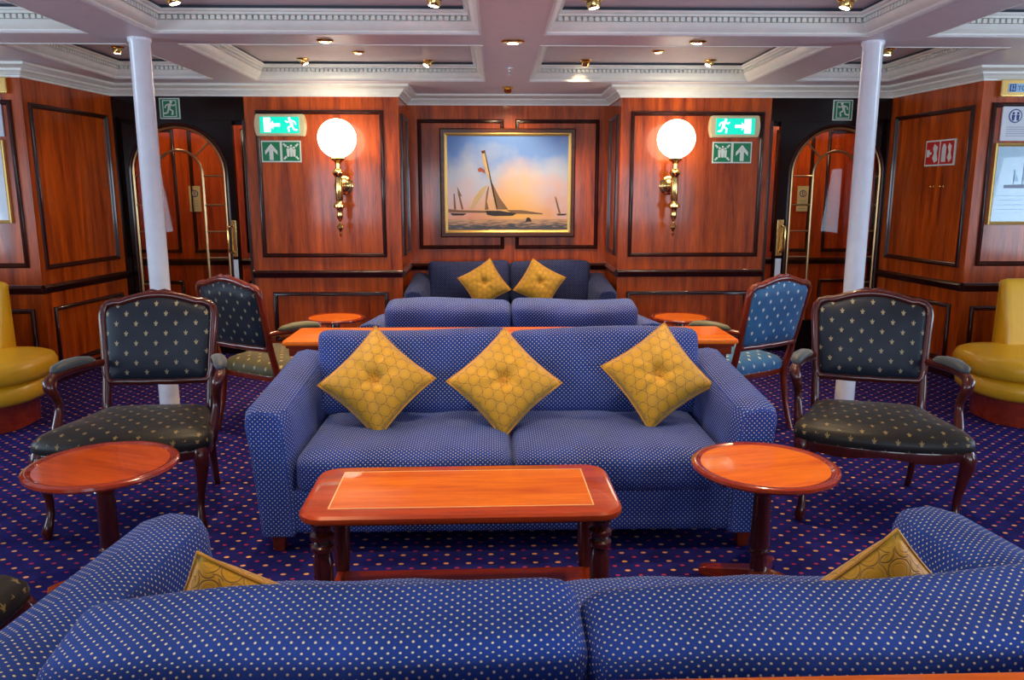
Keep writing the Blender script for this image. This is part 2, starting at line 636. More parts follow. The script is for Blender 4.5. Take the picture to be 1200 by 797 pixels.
def poly_sweep(mb, path, prof, mi=0, side=-1):
    """sweep prof (offset, z) along an open polyline in plan, mitred; offset towards the right-hand side"""
    P = [Vector((p[0], p[1])) for p in path]
    loops = []
    for i, p in enumerate(P):
        ns = []
        if i > 0:
            d = (P[i] - P[i - 1]).normalized()
            ns.append(Vector((d.y, -d.x)))
        if i < len(P) - 1:
            d = (P[i + 1] - P[i]).normalized()
            ns.append(Vector((d.y, -d.x)))
        if len(ns) == 2:
            m = (ns[0] + ns[1]).normalized()
            m = m / max(0.3, m.dot(ns[0]))
        else:
            m = ns[0]
        loops.append([(p.x + m.x * off, p.y + m.y * off, z) for off, z in prof])
    mb.rings(loops, mi)


# ------------------------------------------------------------------ the room shell
CEIL = 2.43
YB, YA, YF = 7.3, 8.0, 6.15          # back wall, alcove wall, outer frontal walls
AX0, AX1 = -0.965, 1.035
XL = -3.62
# plan outline, left to right
LFRONT = [(-6.0, YF), (-3.62, YF)]
LSIDE = [(-3.62, YF), (-3.5, YB)]
RSIDE = [(3.5, YB), (3.62, YF)]
RFRONT = [(3.62, YF), (6.0, YF)]

fl = MB()
fl.box(-6.1, 6.1, -3.1, 9.2, -0.08, 0.0)
struct(fl.build('floor', M['carpet'], smooth=False))


def wall_slab(name, a, b, z0=0.0, z1=2.62, th=0.1, mat=None):
    """vertical wall from plan point a to b; room face on the line, thickness behind (left of direction)"""
    a, b = Vector(a), Vector(b)
    d = (b - a).normalized()
    n = Vector((-d.y, d.x))
    mb = MB()
    p = [a, b, b + n * th, a + n * th]
    mb.slab([(q.x, q.y) for q in p], z0, z1)
    return struct(mb.build(name, mat or M['panel'], smooth=False))


def frame_xf(a, b):
    """local X along a->b, local Y into the wall, Z up"""
    a, b = Vector(a), Vector(b)
    d = (b - a).normalized()
    return Matrix(((d.x, -d.y, 0, a.x), (d.y, d.x, 0, a.y), (0, 0, 1, 0), (0, 0, 0, 1))), (b - a).length


MOULD = [(0.0, 0.0), (0.0, 0.012), (0.006, 0.022), (0.016, 0.024), (0.022, 0.014), (0.028, 0.016), (0.036, 0.008), (0.038, 0.0)]


def panel_mould(wall, a, b, x0, x1, z0, z1):
    xf, L = frame_xf(a, b)
    mb = MB()
    mb.rect_sweep(x0, x1, z0, z1, MOULD, mi=0, xf=xf)
    return mb.build('panel_moulding', M['moulding'], parent=wall, angle=50)


def wall_rail(wall, path):
    mb = MB()
    poly_sweep(mb, path, [(0.0, 0.715), (0.012, 0.718), (0.016, 0.735), (0.03, 0.745), (0.034, 0.765), (0.02, 0.775), (0.014, 0.785), (0.0, 0.786)])
    mb.build('chair_rail', M['moulding'], parent=wall, angle=50)


# outer frontal walls, side walls
w = wall_slab('wall_front_left', *LFRONT)
panel_mould(w, *LFRONT, 1.2, 2.3, 0.92, 2.17)
panel_mould(w, *LFRONT, 1.2, 2.3, 0.12, 0.6)
wall_rail(w, LFRONT)
w = wall_slab('wall_left', *LSIDE)
panel_mould(w, *LSIDE, 0.06, 1.06, 0.90, 2.16)
panel_mould(w, *LSIDE, 0.10, 1.06, 0.12, 0.60)
wall_rail(w, LSIDE)
w = wall_slab('wall_right', *RSIDE)
panel_mould(w, *RSIDE, 0.09, 1.09, 0.90, 2.16)
panel_mould(w, *RSIDE, 0.09, 1.05, 0.12, 0.60)
wall_rail(w, RSIDE)
w = wall_slab('wall_front_right', *RFRONT)
panel_mould(w, *RFRONT, 0.08, 1.2, 0.92, 2.17)
panel_mould(w, *RFRONT, 0.08, 1.2, 0.12, 0.6)
wall_rail(w, RFRONT)
# back wall beside the alcove
BL = [(-2.335, YB), (AX0, YB)]
BR = [(AX1, YB), (2.40, YB)]
w = wall_slab('wall_back_left', *BL)
panel_mould(w, *BL, 0.095, 1.235, 0.905, 2.215)
panel_mould(w, *BL, 0.17, 1.235, 0.12, 0.585)
wall_rail(w, BL)
w = wall_slab('wall_back_right', *BR)
panel_mould(w, *BR, 0.09, 1.305, 0.905, 2.21)
panel_mould(w, *BR, 0.09, 1.235, 0.12, 0.585)
wall_rail(w, BR)
# alcove
A1, A2, A3 = [(AX0, YB), (AX0, YA)], [(AX0, YA), (AX1, YA)], [(AX1, YA), (AX1, YB)]
w = wall_slab('wall_alcove_left', (AX0, YB + 0.1), (AX0, YA))
panel_mould(w, *A1, 0.12, 0.60, 0.905, 2.2)
wall_rail(w, A1)
w = wall_slab('wall_alcove_back', *A2)
panel_mould(w, *A2, 0.10, 0.955, 0.93, 2.2)
panel_mould(w, *A2, 1.065, 1.90, 0.93, 2.2)
wall_rail(w, A2)
w = wall_slab('wall_alcove_right', (AX1, YA), (AX1, YB + 0.1))
panel_mould(w, *A3, 0.10, 0.58, 0.905, 2.2)
wall_rail(w, A3)


# side and rear walls with their windows (out of the picture, but they light the room)
def windowed_wall(name, a, b, wins, z0, z1, n0):
    xf, L = frame_xf(a, b)
    mb = MB()
    cuts = sorted(wins)
    x = 0
    for (c0, c1) in cuts:
        mb.box(x, c0, 0, 0.1, 0, 2.62, xf=xf)
        mb.box(c0, c1, 0, 0.1, 0, z0, xf=xf)
        mb.box(c0, c1, 0, 0.1, z1, 2.62, xf=xf)
        x = c1
    mb.box(x, L, 0, 0.1, 0, 2.62, xf=xf)
    struct(mb.build(name, M['panel'], smooth=False))
    for k, (c0, c1) in enumerate(cuts):
        fr = MB()
        fr.rect_sweep(c0 - 0.05, c1 + 0.05, z0 - 0.05, z1 + 0.05, [(0, 0), (0, 0.03), (0.05, 0.03), (0.07, 0.01), (0.07, -0.08), (0.0, -0.08)], xf=xf)
        f = struct(fr.build('window_%d' % (n0 + k), M['moulding']))
        g = MB()
        g.box(c0 + 0.02, c1 - 0.02, 0.085, 0.09, z0 + 0.02, z1 - 0.02, xf=xf)
        g.build('pane', M['glass'], parent=f, smooth=False)


windowed_wall('wall_far_left', (-6.0, -3.0), (-6.0, YF), [(3.4, 5.0), (5.8, 7.4)], 0.75, 1.95, 1)
windowed_wall('wall_far_right', (6.0, YF), (6.0, -3.0), [(1.75, 3.35), (4.15, 5.75)], 0.75, 1.95, 3)
windowed_wall('wall_rear', (6.0, -3.0), (-6.0, -3.0), [(1.8, 3.4), (4.05, 5.65), (6.35, 7.95), (8.6, 10.2)], 0.8, 2.05, 5)

# ---- ceiling with coffers
XB = [(-4.45, -2.545, 'o'), (-2.14, -0.2, 'i'), (0.2, 2.14, 'i'), (2.545, 4.45, 'o')]
coffers = []
for x0, x1 in ((-4.45, -2.545), (-2.14, -0.2), (0.2, 2.16), (2.545, 4.45)):
    for y0, y1 in ((2.95, 4.99), (0.65, 2.6), (-1.7, 0.3)):
        coffers.append((x0, x1, y0, y1))
for x0, x1 in ((-3.27, -2.48), (-2.12, -0.195), (0.2, 2.08), (2.475, 3.27)):
    coffers.append((x0, x1, 5.35, 7.03 if abs(x0) < 3 and abs(x1) < 2.3 else 6.93))
cm = MB()
xs = sorted({-6.1, 6.1} | {c[0] for c in coffers} | {c[1] for c in coffers})
ys = sorted({-3.1, 9.2} | {c[2] for c in coffers} | {c[3] for c in coffers})
TOPZ = 2.575
for i in range(len(xs) - 1):
    for j in range(len(ys) - 1):
        mx_, my_ = (xs[i] + xs[i + 1]) / 2, (ys[j] + ys[j + 1]) / 2
        inside = any(c[0] < mx_ < c[1] and c[2] < my_ < c[3] for c in coffers)
        z = TOPZ if inside else CEIL
        b = len(cm.v)
        cm.add([(xs[i], ys[j], z), (xs[i + 1], ys[j], z), (xs[i + 1], ys[j + 1], z), (xs[i], ys[j + 1], z)], [(0, 3, 2, 1)])
for (x0, x1, y0, y1) in coffers:
    cm.add([(x0, y0, CEIL), (x1, y0, CEIL), (x1, y1, CEIL), (x0, y1, CEIL), (x0, y0, TOPZ), (x1, y0, TOPZ), (x1, y1, TOPZ), (x0, y1, TOPZ)],
           [(0, 1, 5, 4), (1, 2, 6, 5), (2, 3, 7, 6), (3, 0, 4, 7)])
cm.box(-6.1, 6.1, -3.1, 9.2, 2.60, 2.66)
struct(cm.build('ceiling', M['ceiling'], smooth=False))

# coffer cornices with dentils
for k, (x0, x1, y0, y1) in enumerate(coffers):
    mb = MB()
    prof = [(0.0, 0.0), (-0.012, -0.004), (-0.012, 0.004), (0.004, 0.010), (0.006, 0.018), (0.022, 0.028), (0.040, 0.050), (0.046, 0.062),
            (0.050, 0.066), (0.028, 0.067), (0.028, 0.093), (0.066, 0.096), (0.070, 0.108), (0.084, 0.112), (0.090, 0.124), (0.0, 0.124)]
    loops = []
    for ins, h in prof:
        loops.append([(x0 + ins, y0 + ins, CEIL + h), (x1 - ins, y0 + ins, CEIL + h), (x1 - ins, y1 - ins, CEIL + h), (x0 + ins, y1 - ins, CEIL + h)])
    mb.rings(loops, 0, caps=False)
    # dentils: pale teeth over a darker channel
    step = 0.036
    zd0, zd1 = CEIL + 0.068, CEIL + 0.092
    if y1 > 2.9:
        for axis in (0, 1):
            lo, hi = ((x0, x1) if axis == 0 else (y0, y1))
            n = int((hi - lo - 0.13) / step)
            for i in range(n):
                t = lo + 0.065 + (i + 0.15) * (hi - lo - 0.13) / n
                t1 = t + step * 0.66
                for sgn in (0, 1):
                    if axis == 0:
                        e = y1 - 0.027 if sgn else y0 + 0.027
                        f = e - 0.034 if sgn else e + 0.034
                        mb.box(t, t1, min(e, f), max(e, f), zd0, zd1, 0)
                    else:
                        e = x1 - 0.027 if sgn else x0 + 0.027
                        f = e - 0.034 if sgn else e + 0.034
                        mb.box(min(e, f), max(e, f), t, t1, zd0, zd1, 0)
    struct(mb.build('trim_%d' % (k + 1), M['cream'], angle=30))
    gp = MB()  # dark strip that paints in the shade between moulding and recess
    loops = [[(x0 + i_, y0 + i_, z_), (x1 - i_, y0 + i_, z_), (x1 - i_, y1 - i_, z_), (x0 + i_, y1 - i_, z_)]
             for i_, z_ in ((0.045, CEIL + 0.1245), (0.045, TOPZ - 0.001), (0.07, TOPZ - 0.001), (0.07, CEIL + 0.1245))]
    gp.rings(loops, 0, caps=False)
    g = gp.build('trim_%d' % (k + 41), M['shadowgap'], angle=30)
    struct(g)

# wall cornice round the room, mitred at every corner
CROWN = [(0.0, 2.330), (0.012, 2.330), (0.014, 2.346), (0.024, 2.350), (0.034, 2.366), (0.052, 2.376), (0.056, 2.390), (0.070, 2.394),
         (0.086, 2.408), (0.102, 2.412), (0.105, 2.4295), (0.0, 2.4295)]
mb = MB()
poly_sweep(mb, [(-5.99, YF), (-3.62, YF), (-3.5, YB), (AX0, YB), (AX0, YA), (AX1, YA), (AX1, YB), (3.5, YB), (3.62, YF), (5.99, YF)], CROWN)
struct(mb.build('trim_80', M['cream'], angle=30))
# baseboards
for nm, pts in (('left', LSIDE), ('right', RSIDE), ('front_left', LFRONT), ('front_right', RFRONT), ('back_left', BL), ('back_right', BR),
                ('alcove_left', A1), ('alcove_back', A2), ('alcove_right', A3)):
    mb = MB()
    poly_sweep(mb, pts, [(0.0, 0.0), (0.016, 0.0), (0.016, 0.075), (0.008, 0.09), (0.0, 0.09)])
    struct(mb.build('baseboard_' + nm, M['moulding']))


# ---- glazed doors in the dark door walls, corridor behind
def door_side(sgn, n):
    s = 'left' if sgn < 0 else 'right'
    X = lambda v: sgn * v            # v = distance from centre
    gap0, gap1 = (2.335, 2.455) if sgn < 0 else (2.40, 2.50)
    # header and jambs
    mb = MB()
    def bx(a, b, y0, y1, z0, z1, m=0):
        mb.box(min(X(a), X(b)), max(X(a), X(b)), y0, y1, z0, z1, m)
    bx(gap0, 3.52, YB, YB + 0.1, 2.126, 2.62)
    bx(gap0, 3.52, YB + 0.062, YB + 0.1, 2.09, 2.126)
    bx(3.44, 3.52, YB, YB + 0.1, 0, 2.13)
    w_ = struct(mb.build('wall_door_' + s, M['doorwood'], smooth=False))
    # leaf
    cx, R, zs, zb, top = 2.955 if sgn < 0 else 3.035, 0.41, 1.66, 0.30, 2.125
    a, b = gap1, 3.435
    t0, t1 = YB + 0.01, YB + 0.06
    lf = MB()
    K = 24
    outer, inner = [], []
    for i in range(K + 1):
        an = PI * i / K
        inner.append((cx + R * math.cos(an), zs + R * math.sin(an)))
        # outer rectangle boundary hit by the same angle
        dx, dz = math.cos(an), math.sin(an)
        cand = []
        if dx > 1e-6:
            cand.append((b - cx) / dx)
        if dx < -1e-6:
            cand.append((a - cx) / dx)
        if dz > 1e-6:
            cand.append((top - zs) / dz)
        t = min(cand)
        outer.append((cx + dx * t, zs + dz * t))
    def quad(p, q, r, s_):
        for pts in ((p, q, r, s_),):
            vs_ = [(X(c[0]), t0, c[1]) for c in pts] + [(X(c[0]), t1, c[1]) for c in pts]
            lf.add(vs_, [(0, 1, 2, 3), (7, 6, 5, 4), (0, 4, 5, 1), (1, 5, 6, 2), (2, 6, 7, 3), (3, 7, 4, 0)])
    for i in range(K):
        quad(inner[i], inner[i + 1], outer[i + 1], outer[i])
    for c in ((a, top), (b, top)):
        # fill the two top corners
        side = [o for o in outer if abs(o[0] - c[0]) < 1e-6]
        tops = [o for o in outer if abs(o[1] - top) < 1e-6]
        p1 = max(side, key=lambda o: o[1])
        p2 = min(tops, key=lambda o: abs(o[0] - c[0]))
        vs_ = [(X(q[0]), yy, q[1]) for yy in (t0, t1) for q in (p1, c, p2)]
        lf.add(vs_, [(0, 1, 2), (5, 4, 3), (0, 3, 4, 1), (1, 4, 5, 2)])
    def bl(x0, x1, z0, z1):
        lf.box(min(X(x0), X(x1)), max(X(x0), X(x1)), t0, t1, z0, z1)
    bl(a, cx - R, zb, zs)
    bl(cx + R, b, zb, zs)
    bl(a, b, 0.01, zb)
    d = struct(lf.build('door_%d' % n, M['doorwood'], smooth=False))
    # glass
    g = MB()
    arch = [(X(cx + R), zb)] + [(X(p[0]), p[1]) for p in inner] + [(X(cx - R), zb)]
    g.prism(arch, YB + 0.033, YB + 0.037)
    g.build('glass', M['glass'], parent=d, smooth=False)
    # outer and inner arch bars, spokes and rungs
    def arch_pts(r, y):
        return [(X(cx + r), y, zb)] + [(X(cx + r), y, zb + (zs - zb) * k / 4) for k in range(1, 4)] + \
               [(X(cx + r * math.cos(PI * i / 28)), y, zs + r * math.sin(PI * i / 28)) for i in range(29)] + \
               [(X(cx - r), y, zb + (zs - zb) * k / 4) for k in range(3, 0, -1)] + [(X(cx - r), y, zb)]
    t = MB()
    t.tube(arch_pts(R - 0.004, YB + 0.008), 0.012, 8)
    t.build('glazing_arch', M['bronze'], parent=d)
    t = MB()
    t.tube(arch_pts(0.205, YB + 0.022), 0.0125, 8)
    t.build('glazing_arch', M['bronze'], parent=d)
    t = MB()
    for an in (PI / 4, 3 * PI / 4):
        t.tube([(X(cx + r * math.cos(an)), YB + 0.024, zs + r * math.sin(an)) for r in (0.205, R)], 0.009, 8)
    for z in (1.64, 1.38, 1.14, 0.90, 0.66, 0.45):
        for q in (-1, 1):
            t.tube([(X(cx + q * 0.205), YB + 0.024, z), (X(cx + q * R), YB + 0.024, z)], 0.008, 8)
    t.build('glazing_bars', M['bronze'], parent=d)
    # dark bead round the glazing and door mouldings
    t = MB()
    t.tube(arch_pts(R + 0.022, YB + 0.006), 0.014, 8)
    t.build('glazing_bead', M['moulding'], parent=d)
    # pull handle
    hx = gap1 + 0.045
    h = MB()
    h.box(X(hx) - 0.03, X(hx) + 0.03, YB - 0.004, YB + 0.012, 0.91, 1.245)
    hp = h.build('push_plate', M['brass'], parent=d, bevel=0.004)
    h = MB()
    ox = X(hx + 0.03)
    h.tube([(X(hx), YB, 1.19), (X(hx + .012), YB - 0.03, 1.19), (ox, YB - 0.05, 1.18), (ox, YB - 0.055, 1.15), (ox, YB - 0.055, 1.0),
            (ox, YB - 0.05, 0.96), (X(hx + .012), YB - 0.03, 0.95), (X(hx), YB, 0.95)], 0.009, 10)
    h.build('door_handle', M['brass'], parent=d)
    h = MB()
    h.box(X(hx) - 0.026, X(hx) + 0.026, YB - 0.003, YB + 0.012, 0.70, 0.885)
    h.build('kick_label', M['paper'], parent=d, bevel=0.002)
    # hinge jamb on the gap
    j = MB()
    j.box(min(X(gap0 - 0.003), X(gap0 + 0.022)), max(X(gap0 - 0.003), X(gap0 + 0.022)), YB - 0.012, YB + 0.11, 0, 2.13)
    struct(j.build('trim_%d' % (89 + n), M['moulding'], bevel=0.004))


door_side(-1, 1)
door_side(1, 2)

# corridors behind the doors
for sgn, s in ((-1, 'left'), (1, 'right')):
    X = lambda v: sgn * v
    mb = MB()
    mb.box(min(X(1.15), X(4.2)), max(X(1.15), X(4.2)), 8.6, 8.7, 0, 2.62)
    cw = struct(mb.build('wall_corridor_' + s, M['corridor'], smooth=False))
    a, b = ((-4.2, 8.6), (-1.15, 8.6)) if sgn < 0 else ((1.15, 8.6), (4.2, 8.6))
    for x0, x1 in ((0.15, 0.72), (0.86, 1.28), (1.42, 1.98), (2.12, 2.95)):
        xa, xb = (x0, x1) if sgn < 0 else (3.05 - x1, 3.05 - x0)
        panel_mould(cw, a, b, xa, xb, 0.85, 2.15)
        panel_mould(cw, a, b, xa, xb, 0.12, 0.55)
    wall_rail(cw, [a, b])
    mb = MB()
    mb.box(min(X(1.12), X(1.16)), max(X(1.12), X(1.16)), 7.4, 8.6, 0, 2.62)
    struct(mb.build('wall_corridor_inner_' + s, M['corridor'], smooth=False))
    mb = MB()
    mb.box(min(X(4.2), X(4.3)), max(X(4.2), X(4.3)), 7.3, 8.7, 0, 2.62)
    mb.box(min(X(3.5), X(4.3)), max(X(3.5), X(4.3)), 7.3, 7.4, 0, 2.62)
    struct(mb.build('wall_corridor_outer_' + s, M['corridor'], smooth=False))
    # plain pale slab standing in for the corridor door seen through the crack
    mb = MB()
    xx = 2.60 if sgn < 0 else 2.62
    mb.box(X(xx) - 0.13, X(xx) + 0.13, 8.50, 8.56, 1.0, 2.1, 0)
    tag(mb.build('pale_door', M['yellowpaper'], bevel=0.006), 'tall pale yellow slab for the corridor door, glimpsed through the gap beside %s door' % s,
        'board')
    # notice on corridor wall seen through the glass
    mb = MB()
    nx = -3.30 if sgn < 0 else 3.24
    mb.box(nx - 0.06, nx + 0.06, 8.585, 8.596, 1.29, 1.56, 0)
    mb.lathe([(0.038, 0), (0.038, 0.003)], 20, 1, Matrix.Translation((nx, 8.585, 1.48)) @ Matrix.Rotation(PI / 2, 4, 'X'))
    mb.lathe([(0.029, 0), (0.029, 0.004)], 20, 0, Matrix.Translation((nx, 8.5845, 1.48)) @ Matrix.Rotation(PI / 2, 4, 'X'))
    mb.box(nx - 0.012, nx - 0.004, 8.5795, 8.585, 1.455, 1.505, 1)
    mb.box(nx + 0.004, nx + 0.012, 8.5795, 8.585, 1.455, 1.505, 1)
    for z in (1.40, 1.375, 1.35, 1.315):
        mb.box(nx - 0.04, nx + 0.035, 8.5835, 8.585, z, z + 0.005, 2)
    tag(mb.build('notice', [M['yellowpaper'], M['ink'], M['greyink']], smooth=False),
        'yellow notice with a round emblem on the corridor wall behind the %s glazed door' % s, 'notice')
    # unseen ceiling lamps added to light the corridor
    for lx in (2.1, 3.2):
        lt = thing('added_corridor_lamp', (X(lx), 7.95, CEIL))
        tag(lt, 'round unseen ceiling lamp added to light the corridor behind %s glazed door, %s one' % (s, 'outer' if lx > 3 else 'inner'), 'lamp')
        mb = MB()
        mb.lathe([(0.09, -0.001), (0.09, -0.02), (0.07, -0.03), (0.07, -0.001)], 24)
        mb.build('ring', M['brass'], parent=lt)
        mb = MB()
        mb.lathe([(0.069, -0.005), (0.069, -0.024), (0.01, -0.03)], 24)
        mb.build('lens', M['lens'], parent=lt)
        ld = bpy.data.lights.new('added_corridor_bulb', 'POINT')
        ld.energy = 6.5
        ld.color = (1.0, 0.78, 0.5)
        ld.shadow_soft_size = 0.06
        lo = bpy.data.objects.new('added_corridor_bulb', ld)
        COL.objects.link(lo)
        lo.parent = lt
        lo.location = (0, 0, -0.12)

# ---- columns
for x, s in ((-2.30, 'left'), (2.28, 'right')):
    mb = MB()
    mb.lathe([(0.075, 0.0), (0.075, 0.02), (0.063, 0.03), (0.062, 2.40), (0.07, 2.41), (0.07, 2.43)], 40)
    o = mb.build('column', M['white'])
    o.location = (x, 5.16, 0)
    tag(o, 'round white painted column standing behind the dark armchair on the %s' % s, 'column')


# ------------------------------------------------------------------ downlights
def make_downlight(tilt_dir, tilt, big=1.0, flush=False):
    t = thing('ceiling_spotlight')
    mb = MB()
    mb.lathe([(0.030 * big, 0.0), (0.058 * big, 0.0), (0.060 * big, -0.004), (0.054 * big, -0.010), (0.044 * big, -0.013), (0.030 * big, -0.010)], 28)
    mb.build('trim_ring', M['brass'], parent=t)
    xf = Matrix.Rotation(tilt_dir, 4, 'Z') @ Matrix.Rotation(tilt, 4, 'Y')
    if flush:
        xf = Matrix.Translation((0, 0, 0.034))
    mb = MB()
    mb.lathe([(0.018 * big, 0.0), (0.040 * big, -0.008), (0.041 * big, -0.030), (0.034 * big, -0.048), (0.029 * big, -0.050), (0.027 * big, -0.044)], 24, 0, xf)
    mb.build('lamp_can', M['brass'], parent=t)
    mb = MB()
    mb.lathe([(0.0285 * big, -0.0505), (0.0285 * big, -0.0475)], 20, 0, xf)
    mb.build('lens', M['lens'], parent=t)
    return t, xf


def add_spot(t, xf, power, color=(1.0, 0.72, 0.42), size=1.6):
    ld = bpy.data.lights.new('spot_beam', 'SPOT')
    ld.energy = power
    ld.color = color
    ld.spot_size = size
    ld.spot_blend = 0.7
    ld.shadow_soft_size = 0.03
    lo = bpy.data.objects.new('spot_beam', ld)
    COL.objects.link(lo)
    lo.parent = t
    lo.matrix_local = xf @ Matrix.Translation((0, 0, -0.06))


SP = 62
dl = [
    # x, y, z, tilt direction, tilt, label, power
    (-0.445, 4.70, TOPZ, 0.0, 0.15, 'brass ceiling spotlight at the right end of the front left coffer', SP),
    (-1.90, 4.68, TOPZ, PI, 0.3, 'brass ceiling spotlight at the left end of the front left coffer', SP * 0.8),
    (0.45, 4.73, TOPZ, 3.0, 0.15, 'brass ceiling spotlight at the left end of the front right coffer', SP),
    (1.90, 4.70, TOPZ, 0.0, 0.3, 'brass ceiling spotlight at the right end of the front right coffer', SP * 0.8),
    (-1.68, 6.80, TOPZ, PI, 0.5, 'small brass eyeball spotlight at the left of the rear left coffer', SP),
    (-0.655, 6.88, TOPZ, 0.6, 0.5, 'small brass eyeball spotlight at the right of the rear left coffer', SP),
    (0.655, 6.82, TOPZ, -1.3, 0.5, 'small brass eyeball spotlight at the left of the rear right coffer', SP),
    (1.69, 6.80, TOPZ, 0.3, 0.5, 'small brass eyeball spotlight at the right of the rear right coffer', SP),
    (-2.95, 6.30, TOPZ, 0.0, 0.1, 'brass spotlight in the narrow coffer beside the left column', SP * 0.25),
    (2.90, 6.23, TOPZ, 0.0, 0.1, 'brass spotlight in the narrow coffer beside the right column', SP * 0.25),
    (-1.17, 6.47, TOPZ, 0.0, 0.0, 'flush round light in the middle of the rear left coffer', SP * 0.6),
    (1.165, 6.38, TOPZ, 0.0, 0.0, 'flush round light in the middle of the rear right coffer', SP * 0.6),
    (-1.165, 5.18, CEIL, 0.0, 0.0, 'flush brass light on the cross beam between the two left coffers', SP),
    (0.006, 5.19, CEIL, 0.0, 0.0, 'wide brass light where the two central ceiling beams cross', SP),
    (1.169, 5.17, CEIL, 0.0, 0.0, 'flush brass light on the cross beam between the two right coffers', SP),
    (0.016, 7.40, CEIL, -1.57, 0.6, 'brass eyeball spotlight just in front of the alcove, aimed at the painting', SP * 0.5),
]
for i, (x, y, z, td, tl, lab, pw) in enumerate(dl):
    t, xf = make_downlight(td, tl, 1.25 if i == 13 else (1.0 if i < 4 else (0.85 if i < 12 else 0.9)), flush=10 <= i <= 14)
    t.location = (x, y, z)
    add_spot(t, xf, pw)
    tag(t, lab, 'ceiling light', 'brass ceiling spotlights')
# the same lights carry on over the part of the saloon behind and beside the camera
for x, y in ((-1.2, 3.6), (1.2, 3.6), (-1.2, 1.6), (1.2, 1.6), (-3.6, 3.6), (3.6, 3.6), (0.0, 2.78)):
    t, xf = make_downlight(0, 0, 1.0)
    t.location = (x, y, TOPZ if x else CEIL)
    add_spot(t, xf, SP * (0.35 if abs(x) > 3 else 1.35))
    tag(t, 'brass ceiling spotlight above the seating, outside the picture', 'ceiling light', 'spotlights above the front seating')

# sprinkler
t = thing('sprinkler', (0.007, 6.26, CEIL))
tag(t, 'small chrome fire sprinkler head on the central ceiling beam', 'sprinkler')
mb = MB()
mb.lathe([(0.03, 0), (0.03, -0.004), (0.012, -0.008)], 20)
mb.build('escutcheon', M['chrome'], parent=t)
mb = MB()
mb.lathe([(0.008, 0), (0.011, -0.02), (0.010, -0.03), (0.004, -0.035), (0.004, -0.05), (0.014, -0.052), (0.014, -0.055)], 14)
mb.build('nozzle', M['chrome'], parent=t)


# ------------------------------------------------------------------ sofas
def make_sofa(Wd, dark=False, arm_h=0.63):
    """facing -Y, origin at the floor in the middle"""
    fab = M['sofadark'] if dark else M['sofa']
    t = thing('sofa')
    D = 0.96
    hw = Wd / 2
    aw = 0.17
    yf, yb = -D / 2, D / 2
    # base
    mb = MB()
    mb.soft_box(Wd - 0.03, D - 0.03, 0.20, 0.03, n=10)
    mb.build('base', fab, parent=t, loc=(0, 0, 0.185))
    # arms: flared outwards at the top, sloping up to the back
    for s in (-1, 1):
        mb = MB()
        loops = []
        nY = 12
        for k in range(nY + 1):
            y = yf + (D - 0.06) * k / nY
            e = 0.0
            r = 0.0
            # rounded front end
            if k == 0:
                e = 0.022
            topz = arm_h + 0.07 * (k / nY)
            sec = [(0.0 + e, 0.08), (-0.012 + e, 0.25), (-0.03 + e, 0.45), (-0.045 + e, topz - 0.07), (-0.040 + e, topz - 0.03), (-0.018 + e, topz - 0.006 - e * .3),
                   (0.03, topz + 0.006 - e * .5), (0.09, topz - 0.002 - e * .5), (0.128 - e, topz - 0.022), (0.145 - e, topz - 0.06), (0.155 - e, 0.45), (aw - e, 0.25), (aw - e, 0.08)]
            loops.append([(s * (-hw + a) * 1.0, y, z) if s > 0 else ((-hw + a), y, z) for a, z in sec])
            if s > 0:
                loops[-1] = [(hw - a, y, z) for a, z in sec][::-1]
        mb.rings(loops)
        mb.build('arm', fab, parent=t, bevel=0.012, seg=3, angle=60)
    # back frame
    mb = MB()
    mb.soft_box(Wd - 2 * aw + 0.30, 0.17, 0.58, 0.05, n=10)
    mb.build('back_frame', fab, parent=t, loc=(0, yb - 0.085, 0.37), rot=(-0.06, 0, 0))
    iw = Wd - 2 * aw + 0.02
    cw = iw / 2
    # seat cushions
    for s in (-1, 1):
        def fn(p, u, v, w_, s=s):
            z = p.z
            if w_ > 0:
                z -= 0.014 * math.exp(-((u - 0.1 * s) ** 2 + (v - .2) ** 2) * 3)
                z += 0.004 * math.sin(9 * u + 4 * v * s) * (1 - u * u)
            return (p.x, p.y, z)
        mb = MB()
        mb.soft_box(cw, D - 0.20, 0.175, 0.055, puff=(0, 0.02, 0.022), n=16, fn=fn)
        mb.build('seat_cushion', fab, parent=t, loc=(s * cw / 2, yf + (D - 0.20) / 2 + 0.01, 0.345))
    # back cushions, leaning
    bw = (Wd - 0.25) / 2
    for s in (-1, 1):
        def fb(p, u, v, w_, s=s):
            z = p.z
            z += 0.010 * math.sin(2.2 * u + s) * (1 if w_ > 0 else 0)
            return (p.x, p.y + 0.006 * math.sin(5 * u + 3 * w_), z)
        mb = MB()
        mb.soft_box(bw, 0.225, 0.42, 0.05, puff=(0.0, 0.028, 0.004), n=18, fn=fb)
        mb.build('back_cushion', fab, parent=t, loc=(s * bw / 2, yb - 0.185, 0.615), rot=(-0.16, 0, 0))
    for sx in (-1, 1):
        for sy in (-1, 1):
            mb = MB()
            mb.rings([[(-0.022, -0.022, 0), (0.022, -0.022, 0), (0.022, 0.022, 0), (-0.022, 0.022, 0)],
                      [(-0.032, -0.032, 0.09), (0.032, -0.032, 0.09), (0.032, 0.032, 0.09), (-0.032, 0.032, 0.09)]])
            mb.build('foot', M['chairred'], parent=t, loc=(sx * (hw - 0.075), sy * (D / 2 - 0.07), 0), bevel=0.003)
    return t


